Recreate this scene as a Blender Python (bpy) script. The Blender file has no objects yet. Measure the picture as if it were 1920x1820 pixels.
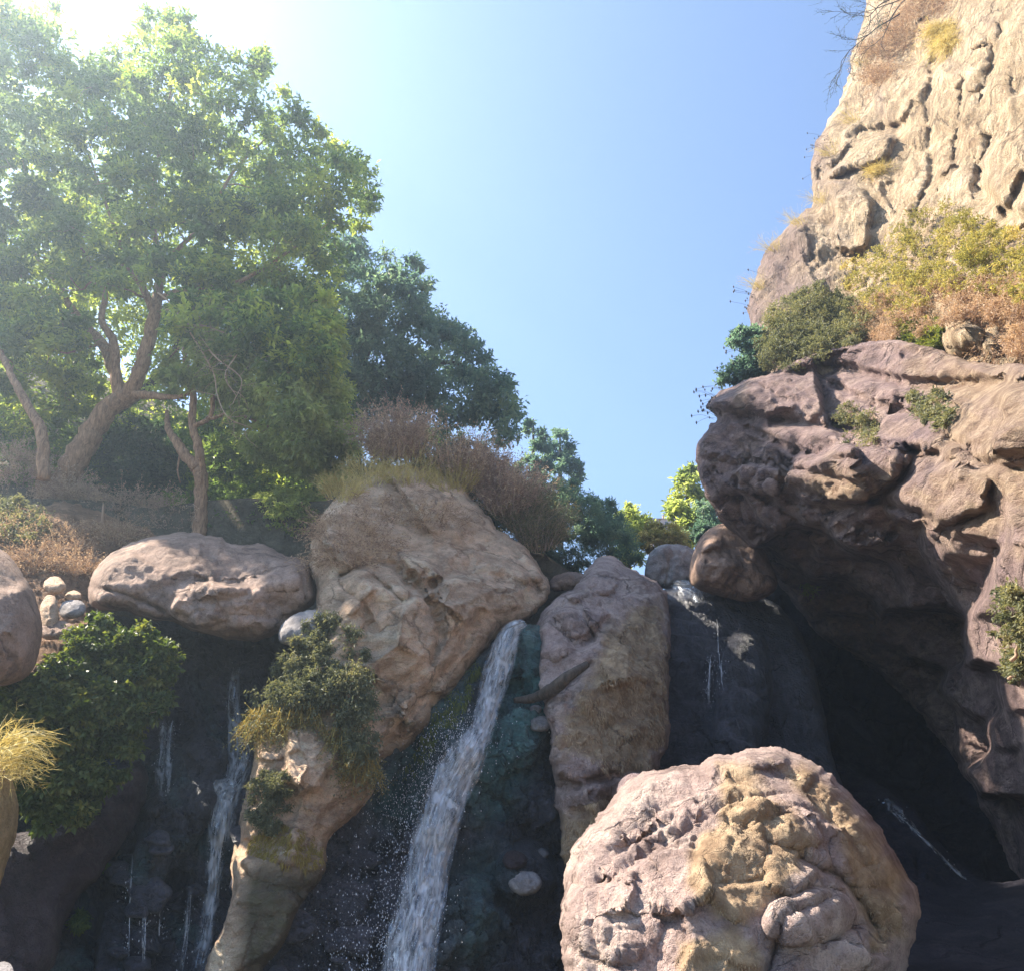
import bpy, math, random
import numpy as np

R = math.radians
rng = np.random.default_rng(7)
random.seed(7)
scene = bpy.context.scene
COL = scene.collection

# ------------------------------------------------------------------ camera
PITCH = 22.0
FPX = 1507.0                      # focal length in photo pixels (photo 1920 x 1820)
CAM = np.array([0.0, 0.0, 1.6])
cam_d = bpy.data.cameras.new('camera')
cam_d.sensor_fit = 'HORIZONTAL'
cam_d.angle = 2 * math.atan(960 / FPX)
cam_d.clip_start = 0.05
cam_d.clip_end = 3000
cam = bpy.data.objects.new('camera', cam_d)
cam.location = CAM
cam.rotation_euler = (R(90 + PITCH), 0, 0)
COL.objects.link(cam)
scene.camera = cam

# ------------------------------------------------------------------ light
HAZE = 0.0040
SUN_AZ, SUN_EL = -71.0, 47.0      # degrees, azimuth from +Y (view direction), negative = left
world = bpy.data.worlds.new('World')
scene.world = world
world.use_nodes = True
wn = world.node_tree
for n in list(wn.nodes):
    wn.nodes.remove(n)
wo = wn.nodes.new('ShaderNodeOutputWorld')
wb = wn.nodes.new('ShaderNodeBackground')
ws = wn.nodes.new('ShaderNodeTexSky')
ws.sky_type = 'NISHITA'
ws.sun_disc = False
ws.sun_elevation = R(SUN_EL)
ws.sun_rotation = R(SUN_AZ)
ws.altitude = 900
ws.air_density = 1.0
ws.dust_density = 0.9
ws.ozone_density = 3.5
wb.inputs['Strength'].default_value = 0.085
wn.links.new(ws.outputs[0], wb.inputs[0])
wn.links.new(wb.outputs[0], wo.inputs[0])

sun_d = bpy.data.lights.new('sun', 'SUN')
sun_d.energy = 5.0
sun_d.angle = R(0.5)
sun_d.color = (1.0, 0.90, 0.76)
sun = bpy.data.objects.new('sun', sun_d)
sv = np.array([math.sin(R(SUN_AZ)) * math.cos(R(SUN_EL)), math.cos(R(SUN_AZ)) * math.cos(R(SUN_EL)), math.sin(R(SUN_EL))])
from mathutils import Vector, Matrix
sun.rotation_euler = Vector(sv).to_track_quat('Z', 'Y').to_euler()
sun.location = (-20, 0, 30)
COL.objects.link(sun)

scene.view_settings.view_transform = 'Standard'
scene.view_settings.look = 'None'
scene.view_settings.exposure = 1.92
scene.view_settings.gamma = 1.0
scene.view_settings.use_curve_mapping = False
scene.render.engine = 'CYCLES'
scene.cycles.use_denoising = True
scene.cycles.max_bounces = 6
scene.cycles.diffuse_bounces = 3
scene.cycles.transparent_max_bounces = 12
scene.cycles.caustics_reflective = False
scene.cycles.caustics_refractive = False

# ------------------------------------------------------------------ projection: a photo direction at a horizontal distance y -> world point
CP, SP = math.cos(R(PITCH)), math.sin(R(PITCH))
def P(px, py, y):
    px = np.asarray(px, float); py = np.asarray(py, float); y = np.asarray(y, float)
    u = (px - 960.0); v = (910.0 - py)
    fwd = FPX * CP - v * SP
    up = FPX * SP + v * CP
    t = y / fwd
    return np.stack([u * t + CAM[0], fwd * t + CAM[1], up * t + CAM[2]], -1)
def mpp(px, py, y):               # metres per photo pixel at that distance
    v = 910.0 - py
    return y / (FPX * CP - v * SP)

# ------------------------------------------------------------------ noise
def _h(ix, iy, iz, seed):
    n = (ix.astype(np.int64) * 374761393 + iy.astype(np.int64) * 668265263 + iz.astype(np.int64) * 2147483647 + int(seed) * 1274126177) & 0xFFFFFFFF
    n = ((n ^ (n >> 13)) * 1274126177) & 0xFFFFFFFF
    n = ((n ^ (n >> 15)) * 2246822519) & 0xFFFFFFFF
    n = n ^ (n >> 16)
    return n
def _hf(ix, iy, iz, seed):
    return (_h(ix, iy, iz, seed) & 0xFFFFFF) / float(0xFFFFFF)
_G = np.random.default_rng(3).normal(size=(64, 3)); _G /= np.linalg.norm(_G, axis=1)[:, None]
def perlin(p, seed=0):
    i = np.floor(p).astype(np.int64); f = p - i
    w = f * f * f * (f * (f * 6 - 15) + 10)
    out = 0
    for dx in (0, 1):
        wx = w[:, 0] if dx else 1 - w[:, 0]
        for dy in (0, 1):
            wy = w[:, 1] if dy else 1 - w[:, 1]
            for dz in (0, 1):
                wz = w[:, 2] if dz else 1 - w[:, 2]
                g = _G[_h(i[:, 0] + dx, i[:, 1] + dy, i[:, 2] + dz, seed) & 63]
                d = g[:, 0] * (f[:, 0] - dx) + g[:, 1] * (f[:, 1] - dy) + g[:, 2] * (f[:, 2] - dz)
                out = out + d * wx * wy * wz
    return out * 1.6
def fbm(p, octv=4, seed=0, gain=0.5, ridged=False):
    a = 1.0; s = 0; tot = 0
    for k in range(octv):
        n = perlin(p * (2.03 ** k) + 17.3 * k, seed + k)
        if ridged:
            n = 1 - 2 * np.abs(n)
        s = s + a * n; tot += a; a *= gain
    return s / tot
def worley(p, seed=0):
    i = np.floor(p).astype(np.int64)
    F1 = np.full(len(p), 9.0); F2 = np.full(len(p), 9.0)
    r = np.zeros(len(p)); off = np.zeros((len(p), 3)); cid = np.zeros(len(p), np.int64)
    for dx in (-1, 0, 1):
        for dy in (-1, 0, 1):
            for dz in (-1, 0, 1):
                a, b, c = i[:, 0] + dx, i[:, 1] + dy, i[:, 2] + dz
                h = _h(a, b, c, seed)
                q = np.stack([a + (h & 1023) / 1023., b + ((h >> 10) & 1023) / 1023., c + ((h >> 20) & 1023) / 1023.], -1)
                v = p - q
                d = np.sqrt((v * v).sum(1))
                m = d < F1
                F2 = np.where(m, F1, np.minimum(F2, d))
                F1 = np.where(m, d, F1)
                off[m] = v[m]; cid[m] = h[m]
    return F1, F2, off, cid
def facet(p, seed=0, hollow=False):
    """flat faces meeting in sharp arrises: the lowest (or highest) of the tilted planes of the nearby centres"""
    i = np.floor(p).astype(np.int64)
    F1 = np.full(len(p), 9.0); F2 = np.full(len(p), 9.0)
    best = np.full(len(p), 99.0); sg = -1.0 if hollow else 1.0
    for dx in (-1, 0, 1):
        for dy in (-1, 0, 1):
            for dz in (-1, 0, 1):
                h = _h(i[:, 0] + dx, i[:, 1] + dy, i[:, 2] + dz, seed)
                q = np.stack([i[:, 0] + dx + (h & 1023) / 1023., i[:, 1] + dy + ((h >> 10) & 1023) / 1023., i[:, 2] + dz + ((h >> 20) & 1023) / 1023.], -1)
                v = p - q
                d = np.sqrt((v * v).sum(1))
                F2 = np.where(d < F1, F1, np.minimum(F2, d)); F1 = np.minimum(F1, d)
                best = np.minimum(best, sg * ((v * _G[h & 63]).sum(1) * 1.1) + (((h >> 3) & 1023) / 1023. - .5) * .45 + 1.5 * np.maximum(0, d - .5))
    return sg * (best + .25), F2 - F1
def rot_axis(p, ang, axis):
    M = np.array(Matrix.Rotation(R(ang), 3, axis))
    return p @ M.T
def sdf(px, py, poly):
    """distance in pixels to the outline, positive inside"""
    poly = np.asarray(poly, float)
    shp = np.shape(px); x = np.ravel(px).astype(float); y = np.ravel(py).astype(float)
    d = np.full(x.shape, 1e9); ins = np.zeros(x.shape, bool)
    n = len(poly)
    for k in range(n):
        ax, ay = poly[k]; bx, by = poly[(k + 1) % n]
        ex, ey = bx - ax, by - ay
        t = np.clip(((x - ax) * ex + (y - ay) * ey) / (ex * ex + ey * ey + 1e-9), 0, 1)
        d = np.minimum(d, np.hypot(x - ax - t * ex, y - ay - t * ey))
        c = ((ay > y) != (by > y))
        with np.errstate(divide='ignore', invalid='ignore'):
            xi = ax + (y - ay) * ex / (ey if ey != 0 else 1e-9)
        ins ^= c & (x < xi)
    return np.where(ins, d, -d).reshape(shp)
def dline(px, py, pts):
    d = np.full(np.shape(px), 1e9)
    for (ax, ay), (bx, by) in zip(pts[:-1], pts[1:]):
        ex, ey = bx - ax, by - ay
        t = np.clip(((px - ax) * ex + (py - ay) * ey) / (ex * ex + ey * ey + 1e-9), 0, 1)
        d = np.minimum(d, np.hypot(px - ax - t * ex, py - ay - t * ey))
    return d
def smooth_poly(poly, it=2):
    p = np.asarray(poly, float)
    for _ in range(it):
        q = np.roll(p, -1, 0)
        p = np.stack([p * .75 + q * .25, p * .25 + q * .75], 1).reshape(-1, 2)
    return p
class Depth:
    """distance interpolated through control points (px, py, y)"""
    def __init__(s, ctrl):
        c = np.asarray(ctrl, float)
        s.c = c
        n = len(c)
        if n < 4:
            s.w = None; return
        d = np.hypot(c[:, None, 0] - c[None, :, 0], c[:, None, 1] - c[None, :, 1]) / 500.
        A = np.zeros((n + 3, n + 3)); A[:n, :n] = d
        A[:n, n] = 1; A[:n, n + 1:] = c[:, :2] / 500.; A[n:, :n] = A[:n, n:].T
        b = np.zeros(n + 3); b[:n] = c[:, 2]
        s.w = np.linalg.lstsq(A, b, rcond=None)[0]
    def __call__(s, px, py):
        px = np.asarray(px, float); py = np.asarray(py, float)
        if s.w is None:
            w = [1 / (np.hypot(px - a, py - b) + 1) for a, b, _ in s.c]
            return sum(wi * v[2] for wi, v in zip(w, s.c)) / sum(w)
        n = len(s.c); out = s.w[n] + s.w[n + 1] * px / 500. + s.w[n + 2] * py / 500.
        for k in range(n):
            out = out + s.w[k] * np.hypot(px - s.c[k, 0], py - s.c[k, 1]) / 500.
        return out

# ------------------------------------------------------------------ mesh building
class MB:
    def __init__(s):
        s.v = []; s.t = []; s.q = []; s.a = []; s.n = 0
    def add(s, v, tris=None, quads=None, tint=None):
        v = np.asarray(v, float)
        s.v.append(v)
        if tris is not None and len(tris): s.t.append(np.asarray(tris) + s.n)
        if quads is not None and len(quads): s.q.append(np.asarray(quads) + s.n)
        s.a.append(np.full(len(v), 0.5) if tint is None else np.broadcast_to(tint, (len(v),)).astype(float))
        s.n += len(v)
    def build(s, name, mat, parent=None, smooth=True, attrs=None, origin=None, uv=None):
        v = np.concatenate(s.v) if s.v else np.zeros((0, 3))
        T = np.concatenate(s.t) if s.t else np.zeros((0, 3), int)
        Q = np.concatenate(s.q) if s.q else np.zeros((0, 4), int)
        me = bpy.data.meshes.new(name)
        base = np.zeros(3)
        if parent is not None:
            base = np.array(parent.matrix_world.translation) if False else np.array(parent['_loc'])
            o_loc = np.zeros(3)
        else:
            base = np.array(origin) if origin is not None else np.array([v[:, 0].mean(), v[:, 1].mean(), v[:, 2].min()])
            o_loc = base
        me.vertices.add(len(v)); me.vertices.foreach_set('co', (v - base).astype(np.float32).ravel())
        nl = len(T) * 3 + len(Q) * 4
        me.loops.add(nl); me.loops.foreach_set('vertex_index', np.concatenate([T.ravel(), Q.ravel()]).astype(np.int32))
        me.polygons.add(len(T) + len(Q))
        ls = np.concatenate([np.arange(len(T)) * 3, len(T) * 3 + np.arange(len(Q)) * 4]).astype(np.int32)
        me.polygons.foreach_set('loop_start', ls)
        me.update(calc_edges=True)
        me.validate()
        me.polygons.foreach_set('use_smooth', np.full(len(me.polygons), smooth))
        at = me.attributes.new('tint', 'FLOAT', 'POINT'); at.data.foreach_set('value', np.concatenate(s.a).astype(np.float32))
        for k, val in (attrs or {}).items():
            a_ = me.attributes.new(k, 'FLOAT', 'POINT'); a_.data.foreach_set('value', np.asarray(val, np.float32))
        if uv is not None:
            a_ = me.attributes.new('flow', 'FLOAT_VECTOR', 'POINT'); a_.data.foreach_set('vector', np.asarray(uv, np.float32).ravel())
        me.materials.append(mat)
        o = bpy.data.objects.new(name, me)
        o.location = o_loc
        COL.objects.link(o)
        if parent is not None: o.parent = parent
        return o
def empty(name, loc):
    o = bpy.data.objects.new(name, None)
    o.location = loc; o['_loc'] = [float(a) for a in loc]
    o.empty_display_size = 0.2
    COL.objects.link(o)
    return o
def tag(o, label=None, cat=None, group=None, kind=None):
    if label: o['label'] = label
    if cat: o['category'] = cat
    if group: o['group'] = group
    if kind: o['kind'] = kind
    return o
def tube(mb, pts, rad, n=6, tint=0.5, bark=0.0, seed=0):
    pts = np.asarray(pts, float); rad = np.broadcast_to(rad, (len(pts),)).astype(float)
    d = np.gradient(pts, axis=0); d /= (np.linalg.norm(d, axis=1)[:, None] + 1e-9)
    ref = np.array([0.31, 0.9, 0.2]) if abs(d[0] @ np.array([0.31, 0.9, 0.2])) < 0.9 else np.array([1., 0, 0])
    a = np.cross(d, ref); a /= (np.linalg.norm(a, axis=1)[:, None] + 1e-9)
    b = np.cross(d, a)
    th = np.arange(n) * 2 * np.pi / n
    ring = a[:, None, :] * np.cos(th)[None, :, None] + b[:, None, :] * np.sin(th)[None, :, None]
    rr = np.repeat(rad[:, None], n, 1)
    V = pts[:, None, :] + ring * rr[:, :, None]
    if bark:
        f = V.reshape(-1, 3)
        nz = fbm(f * np.array([9, 9, 3.]), 3, seed, ridged=True) * bark + fbm(f * 2.0, 2, seed + 5) * bark * 1.2
        V = pts[:, None, :] + ring * (rr * (1 + nz.reshape(rr.shape)))[:, :, None]
    m = len(pts)
    i = np.arange(m - 1)[:, None] * n; j = np.arange(n)[None, :]; j2 = (j + 1) % n
    q = np.stack([i + j, i + j2, i + n + j2, i + n + j], -1).reshape(-1, 4)
    vv = np.concatenate([V.reshape(-1, 3), pts[-1:] + d[-1:] * rad[-1] * .8, pts[:1]])
    e = m * n
    t1 = np.stack([(m - 1) * n + np.arange(n), (m - 1) * n + (np.arange(n) + 1) % n, np.full(n, e)], -1)
    t2 = np.stack([(np.arange(n) + 1) % n, np.arange(n), np.full(n, e + 1)], -1)
    mb.add(vv, tris=np.concatenate([t1, t2]), quads=q, tint=tint)
def spline(pts, k=6):
    p = np.asarray(pts, float)
    if len(p) < 3:
        t = np.linspace(0, 1, k + 1)[:, None]
        return p[0] * (1 - t) + p[-1] * t
    e = np.concatenate([2 * p[:1] - p[1:2], p, 2 * p[-1:] - p[-2:-1]])
    out = []
    for i in range(1, len(e) - 2):
        for t in np.arange(k) / k:
            out.append(0.5 * ((2 * e[i]) + (-e[i - 1] + e[i + 1]) * t + (2 * e[i - 1] - 5 * e[i] + 4 * e[i + 1] - e[i + 2]) * t * t + (-e[i - 1] + 3 * e[i] - 3 * e[i + 1] + e[i + 2]) * t ** 3))
    out.append(p[-1])
    return np.array(out)
def unit(v):
    return v / (np.linalg.norm(v, axis=-1, keepdims=True) + 1e-9)
def leaves(mb, pos, d, nrm, ln, wd, tint, fold=0.25):
    """one leaf per row: a folded rhombus, 2 triangles"""
    d = unit(d); side = unit(np.cross(d, nrm)); up = np.cross(side, d)
    ln = np.broadcast_to(ln, (len(pos),))[:, None]; wd = np.broadcast_to(wd, (len(pos),))[:, None]
    base = pos; tip = pos + d * ln - up * ln * .12
    mid = pos + d * ln * .45
    L = mid + side * wd + up * wd * fold; Rr = mid - side * wd + up * wd * fold
    V = np.stack([base, L, tip, Rr], 1).reshape(-1, 3)
    k = np.arange(len(pos))[:, None] * 4
    T = np.concatenate([k + np.array([[0, 1, 2]]), k + np.array([[0, 2, 3]])])
    mb.add(V, tris=T, tint=np.repeat(np.broadcast_to(tint, (len(pos),)), 4))
def blades(mb, pos, d, side, ln, wd, tint, bend=None):
    """thin curved grass blades / straws: 2 segments, 3 triangles each"""
    d = unit(d); side = unit(side)
    ln = np.broadcast_to(ln, (len(pos),))[:, None]; wd = np.broadcast_to(wd, (len(pos),))[:, None]
    if bend is None: bend = np.zeros_like(pos)
    a = pos - side * wd; b = pos + side * wd
    m = pos + d * ln * .55 + bend * ln * .2
    c = m - side * wd * .7; e = m + side * wd * .7
    t = pos + d * ln + bend * ln * .75
    V = np.stack([a, b, c, e, t], 1).reshape(-1, 3)
    k = np.arange(len(pos))[:, None] * 5
    T = np.concatenate([k + np.array([[0, 1, 3]]), k + np.array([[0, 3, 2]]), k + np.array([[2, 3, 4]])])
    mb.add(V, tris=T, tint=np.repeat(np.broadcast_to(tint, (len(pos),)), 5))

# ------------------------------------------------------------------ materials
class NT:
    def __init__(s, name):
        s.m = bpy.data.materials.new(name); s.m.use_nodes = True
        s.t = s.m.node_tree
        for n in list(s.t.nodes): s.t.nodes.remove(n)
        s.out = s.t.nodes.new('ShaderNodeOutputMaterial')
    def n(s, typ, **kw):
        nd = s.t.nodes.new('ShaderNode' + typ)
        for k, v in kw.items():
            if k in nd.inputs.keys() if isinstance(k, str) else False: nd.inputs[k].default_value = v
            else: setattr(nd, k, v)
        return nd
    def l(s, a, b): s.t.links.new(a, b)
    def noise(s, vec, scale, detail=6, rough=0.6, dist=0.0):
        n = s.n('TexNoise'); n.inputs['Scale'].default_value = scale; n.inputs['Detail'].default_value = detail
        n.inputs['Roughness'].default_value = rough; n.inputs['Distortion'].default_value = dist
        if vec is not None: s.l(vec, n.inputs['Vector'])
        return n.outputs['Fac']
    def ramp(s, fac, stops, interp='LINEAR'):
        r = s.n('ValToRGB'); r.color_ramp.interpolation = interp
        e = r.color_ramp.elements
        while len(e) < len(stops): e.new(0.5)
        for k, (p, c) in enumerate(stops):
            e[k].position = p
            e[k].color = (c, c, c, 1) if isinstance(c, (int, float)) else (*c, 1)
        s.l(fac, r.inputs[0]); return r.outputs[0]
    def mix(s, fac, a, b, mode='MIX'):
        m = s.n('Mix'); m.data_type = 'RGBA'; m.blend_type = mode
        if isinstance(fac, (int, float)): m.inputs[0].default_value = fac
        else: s.l(fac, m.inputs[0])
        for k, x in ((6, a), (7, b)):
            if isinstance(x, tuple): m.inputs[k].default_value = (*x, 1)
            else: s.l(x, m.inputs[k])
        return m.outputs[2]
    def math(s, op, a, b=0.0, clamp=False):
        m = s.n('Math'); m.operation = op; m.use_clamp = clamp
        for k, x in ((0, a), (1, b)):
            if isinstance(x, (int, float)): m.inputs[k].default_value = x
            else: s.l(x, m.inputs[k])
        return m.outputs[0]
    def attr(s, name, out='Fac'):
        a = s.n('Attribute'); a.attribute_name = name; return a.outputs[out]

def rock_mat(name, dark, mid, light, stain=None, stain_or_light2=None, scale=1.0, rough=0.85, bump=0.6, stretch=(1, 1, 1), rot=(0, 0, 0), spec=0.3, streak=0.0, band=(1.0, 1.0, 1.9), crk=.5, drough=.45):
    CRK = crk
    t = NT(name)
    tc = t.n('TexCoord').outputs['Object']
    mp = t.n('Mapping'); t.l(tc, mp.inputs[0]); mp.inputs['Scale'].default_value = stretch; mp.inputs['Rotation'].default_value = [R(a) for a in rot]
    v = mp.outputs[0]
    n1 = t.noise(v, 0.9 * scale, 8, 0.62, 0.6)
    n2 = t.noise(v, 4.5 * scale, 8, 0.7, 0.3)
    n3 = t.noise(v, 22 * scale, 6, 0.7)
    f = t.math('ADD', t.math('MULTIPLY', n1, 0.55), t.math('MULTIPLY', n2, 0.45))
    c = t.ramp(f, [(0.34, dark), (0.5, mid), (0.64, light)])
    c = t.mix(t.math('MULTIPLY', t.ramp(n3, [(0.3, 0.0), (0.75, 1.0)]), 0.45), c, t.mix(0.5, c, tuple(min(1, x * 1.7) for x in light)), 'MIX')
    band_s = band
    m9 = t.n('Mapping'); t.l(v, m9.inputs[0]); m9.inputs['Scale'].default_value = band_s
    band = t.ramp(t.noise(m9.outputs[0], 1.7 * scale, 7, .7, .35), [(0.38, 0.55), (0.5, 1.0), (0.62, 1.35)])
    c = t.mix(0.6, c, band, 'MULTIPLY')
    pat = t.ramp(t.noise(v, 1.3 * scale, 5, .75, .8), [(0.54, 0.0), (0.60, 1.0)])
    c = t.mix(t.math('MULTIPLY', pat, 0.55), c, tuple(min(.85, x * 1.25) for x in light))
    pat2 = t.ramp(t.noise(v, 2.7 * scale, 6, .75, .5), [(0.56, 0.0), (0.63, 1.0)])
    c = t.mix(t.math('MULTIPLY', pat2, 0.6), c, dark)
    # pits and lichen specks
    sp = t.ramp(t.noise(v, 60 * scale, 3, 0.8), [(0.36, 0.55), (0.5, 1.0)])
    c = t.mix(0.75, c, sp, 'MULTIPLY')
    if streak:
        m2 = t.n('Mapping'); t.l(tc, m2.inputs[0]); m2.inputs['Scale'].default_value = (6, 6, .6)
        st = t.ramp(t.noise(m2.outputs[0], 1.6, 5, 0.65), [(0.45, 1.0), (0.62, 0.55)])
        c = t.mix(streak, c, st, 'MULTIPLY')
    rgh = rough
    cmul = CRK
    if False: pass
    if stain:
        m = t.math('MULTIPLY', t.attr('stain'), t.ramp(n2, [(0.25, 0.75), (0.6, 1.0)]))
        c = t.mix(m, c, t.mix(t.ramp(n2, [(0.4, 0.0), (0.62, 1.0)]), stain, stain_or_light2 or tuple(x * 1.8 for x in stain)))
    vc = t.n('TexVoronoi'); vc.feature = 'DISTANCE_TO_EDGE'; vc.inputs['Scale'].default_value = 1.5 * scale
    wc = t.n('Mix'); wc.data_type = 'VECTOR'; wc.inputs[0].default_value = 0.42
    n5 = t.n('TexNoise'); n5.inputs['Scale'].default_value = 1.6 * scale; n5.inputs['Detail'].default_value = 7; n5.inputs['Roughness'].default_value = .6; t.l(v, n5.inputs['Vector'])
    t.l(v, wc.inputs[4]); t.l(n5.outputs['Color'], wc.inputs[5]); t.l(wc.outputs[1], vc.inputs['Vector'])
    gate = t.ramp(t.noise(v, 1.1 * scale, 3, .6), [(.46, 0.0), (.56, 1.0)])
    crl = t.math('MULTIPLY', t.ramp(vc.outputs['Distance'], [(0.0, 1.0), (0.012, .7), (0.03, 0.0)]), gate)
    c = t.mix(t.math('MULTIPLY', crl, crk), c, tuple(x * .35 for x in dark))
    b = t.n('BsdfPrincipled')
    t.l(c, b.inputs['Base Color'])
    if stain:
        rr = t.math('SUBTRACT', rough, t.math('MULTIPLY', t.attr('stain'), drough)); t.l(rr, b.inputs['Roughness'])
    else:
        b.inputs['Roughness'].default_value = rough
    b.inputs['Specular IOR Level'].default_value = spec
    vo = t.n('TexVoronoi'); vo.feature = 'DISTANCE_TO_EDGE'; vo.inputs['Scale'].default_value = 5 * scale
    wv = t.n('Mix'); wv.data_type = 'VECTOR'; wv.inputs[0].default_value = 0.25
    nn = t.n('TexNoise'); nn.inputs['Scale'].default_value = 2.5 * scale; nn.inputs['Detail'].default_value = 5; t.l(v, nn.inputs['Vector'])
    t.l(v, wv.inputs[4]); t.l(nn.outputs['Color'], wv.inputs[5]); t.l(wv.outputs[1], vo.inputs['Vector'])
    cr = t.ramp(vo.outputs['Distance'], [(0.0, 0.0), (0.02, 1.0)])
    rg = t.n('TexNoise'); rg.noise_type = 'RIDGED_MULTIFRACTAL'; rg.inputs['Scale'].default_value = 2.2 * scale; rg.inputs['Detail'].default_value = 9; rg.inputs['Roughness'].default_value = .62; rg.inputs['Distortion'].default_value = .3
    t.l(m9.outputs[0], rg.inputs['Vector'])
    hsum = t.math('ADD', t.math('ADD', t.math('MULTIPLY', n2, 0.35), t.math('MULTIPLY', rg.outputs[0], 0.40)), t.math('ADD', t.math('MULTIPLY', n3, 0.5), t.math('MULTIPLY', cr, 0.12)))
    hsum = t.math('ADD', hsum, t.math('MULTIPLY', t.noise(v, 90 * scale, 4, 0.7), 0.18))
    hsum = t.math('SUBTRACT', hsum, t.math('MULTIPLY', crl, .5))
    bp = t.n('Bump'); bp.inputs['Strength'].default_value = min(1, bump * 1.35); bp.inputs['Distance'].default_value = 0.16
    t.l(hsum, bp.inputs['Height']); t.l(bp.outputs[0], b.inputs['Normal'])
    t.l(b.outputs[0], t.out.inputs[0])
    return t.m

def leaf_mat(name, c0, c1, c2, trans=0.45, rough=0.5, tcol=None):
    t = NT(name)
    c = t.ramp(t.attr('tint'), [(0.0, c0), (0.5, c1), (1.0, c2)])
    d = t.n('BsdfPrincipled'); d.inputs['Roughness'].default_value = rough; d.inputs['Specular IOR Level'].default_value = 0.35
    t.l(c, d.inputs['Base Color'])
    tr = t.n('BsdfTranslucent')
    cc = t.mix(1.0, c, tcol or (2.2, 2.6, 0.9), 'MULTIPLY')
    t.l(cc, tr.inputs[0])
    m = t.n('MixShader'); m.inputs[0].default_value = trans
    t.l(d.outputs[0], m.inputs[1]); t.l(tr.outputs[0], m.inputs[2])
    t.l(m.outputs[0], t.out.inputs[0])
    return t.m
def bark_mat(name, c0, c1):
    t = NT(name)
    tc = t.n('TexCoord').outputs['Object']
    mp = t.n('Mapping'); t.l(tc, mp.inputs[0]); mp.inputs['Scale'].default_value = (9, 9, 2); mp.inputs['Rotation'].default_value = (0, R(-25), 0)
    n = t.noise(mp.outputs[0], 2.5, 7, 0.7, 0.8)
    c = t.ramp(n, [(0.35, c0), (0.65, c1)])
    b = t.n('BsdfPrincipled'); b.inputs['Roughness'].default_value = 0.9; t.l(c, b.inputs['Base Color'])
    bp = t.n('Bump'); bp.inputs['Strength'].default_value = 0.9; bp.inputs['Distance'].default_value = 0.05
    t.l(n, bp.inputs['Height']); t.l(bp.outputs[0], b.inputs['Normal'])
    t.l(b.outputs[0], t.out.inputs[0]); return t.m

M = {}
M['tan'] = rock_mat('tan_rock', (.32, .18, .11), (.64, .42, .28), (.78, .56, .39), bump=0.55, scale=1.0, stretch=(1, 1, 1.6), rot=(0, 35, 0), stain=(.06, .05, .035), stain_or_light2=(.12, .10, .05))
M['pink'] = rock_mat('pink_grey_rock', (.23, .15, .145), (.41, .29, .275), (.56, .43, .40), bump=0.6, scale=1.1, stain=(.05, .05, .05), stain_or_light2=(.10, .10, .08))
M['brown'] = rock_mat('brown_boulder_rock', (.13, .08, .06), (.29, .19, .14), (.44, .31, .24), bump=0.45, scale=0.8)
M['wetstone'] = rock_mat('wet_blue_stone', (.05, .05, .065), (.12, .12, .15), (.22, .21, .25), rough=.3, bump=.8, scale=2, spec=.7)
M['grey'] = rock_mat('grey_stone', (.17, .15, .15), (.29, .26, .25), (.40, .37, .35), bump=0.4, scale=1.6)
M['cliff'] = rock_mat('cliff_lime_rock', (.26, .155, .08), (.49, .34, .20), (.70, .53, .36), bump=1.0, scale=1.2, band=(5, 5, .8), stretch=(1, 1, .55), streak=0.6, stain=(.14, .095, .09), stain_or_light2=(.30, .21, .18), drough=0)
M['purple'] = rock_mat('purple_cliff_rock', (.11, .072, .08), (.25, .17, .165), (.47, .34, .29), bump=0.9, scale=1.0, stain=(.27, .175, .11), stain_or_light2=(.52, .38, .26), drough=0, stretch=(1, 1, 1.8), rot=(20, 25, 0))
M['wet'] = rock_mat('wet_rock', (.03, .032, .044), (.07, .072, .092), (.16, .155, .18), rough=0.32, bump=0.9, scale=1.2, spec=0.7, band=(5, 5, .7), stain=(.04, .13, .12), stain_or_light2=(.13, .28, .26), streak=0.5)
M['boulder'] = rock_mat('pinkish_tan_boulder_rock', (.21, .135, .115), (.40, .285, .25), (.56, .44, .37), bump=0.6, scale=1.1, stain=(.30, .19, .10), stain_or_light2=(.58, .42, .26), drough=0)
M['cave'] = rock_mat('shaded_cave_rock', (.018, .018, .03), (.035, .033, .05), (.07, .06, .075), rough=0.7, bump=0.7, scale=1.0)  # near-black albedo stands in for the deep shade of the hollow
M['slope'] = rock_mat('shaded_slope_rock', (.04, .028, .032), (.08, .055, .06), (.14, .10, .10), rough=0.6, bump=0.8, scale=1.2, streak=0.2, stain=(.02, .025, .03), stain_or_light2=(.05, .05, .06))  # albedo lowered so that the colour itself carries the shade
M['warm'] = rock_mat('warm_ledge_rock', (.34, .22, .10), (.55, .38, .18), (.68, .50, .28), bump=0.7, scale=1.5)
M['earth'] = rock_mat('earth_bank', (.15, .08, .045), (.32, .18, .10), (.46, .28, .17), rough=0.95, bump=0.9, scale=2.0)
M['ground'] = rock_mat('ground_earth', (.07, .06, .04), (.14, .12, .08), (.2, .17, .12), rough=0.95, bump=0.8, scale=0.6)

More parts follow.
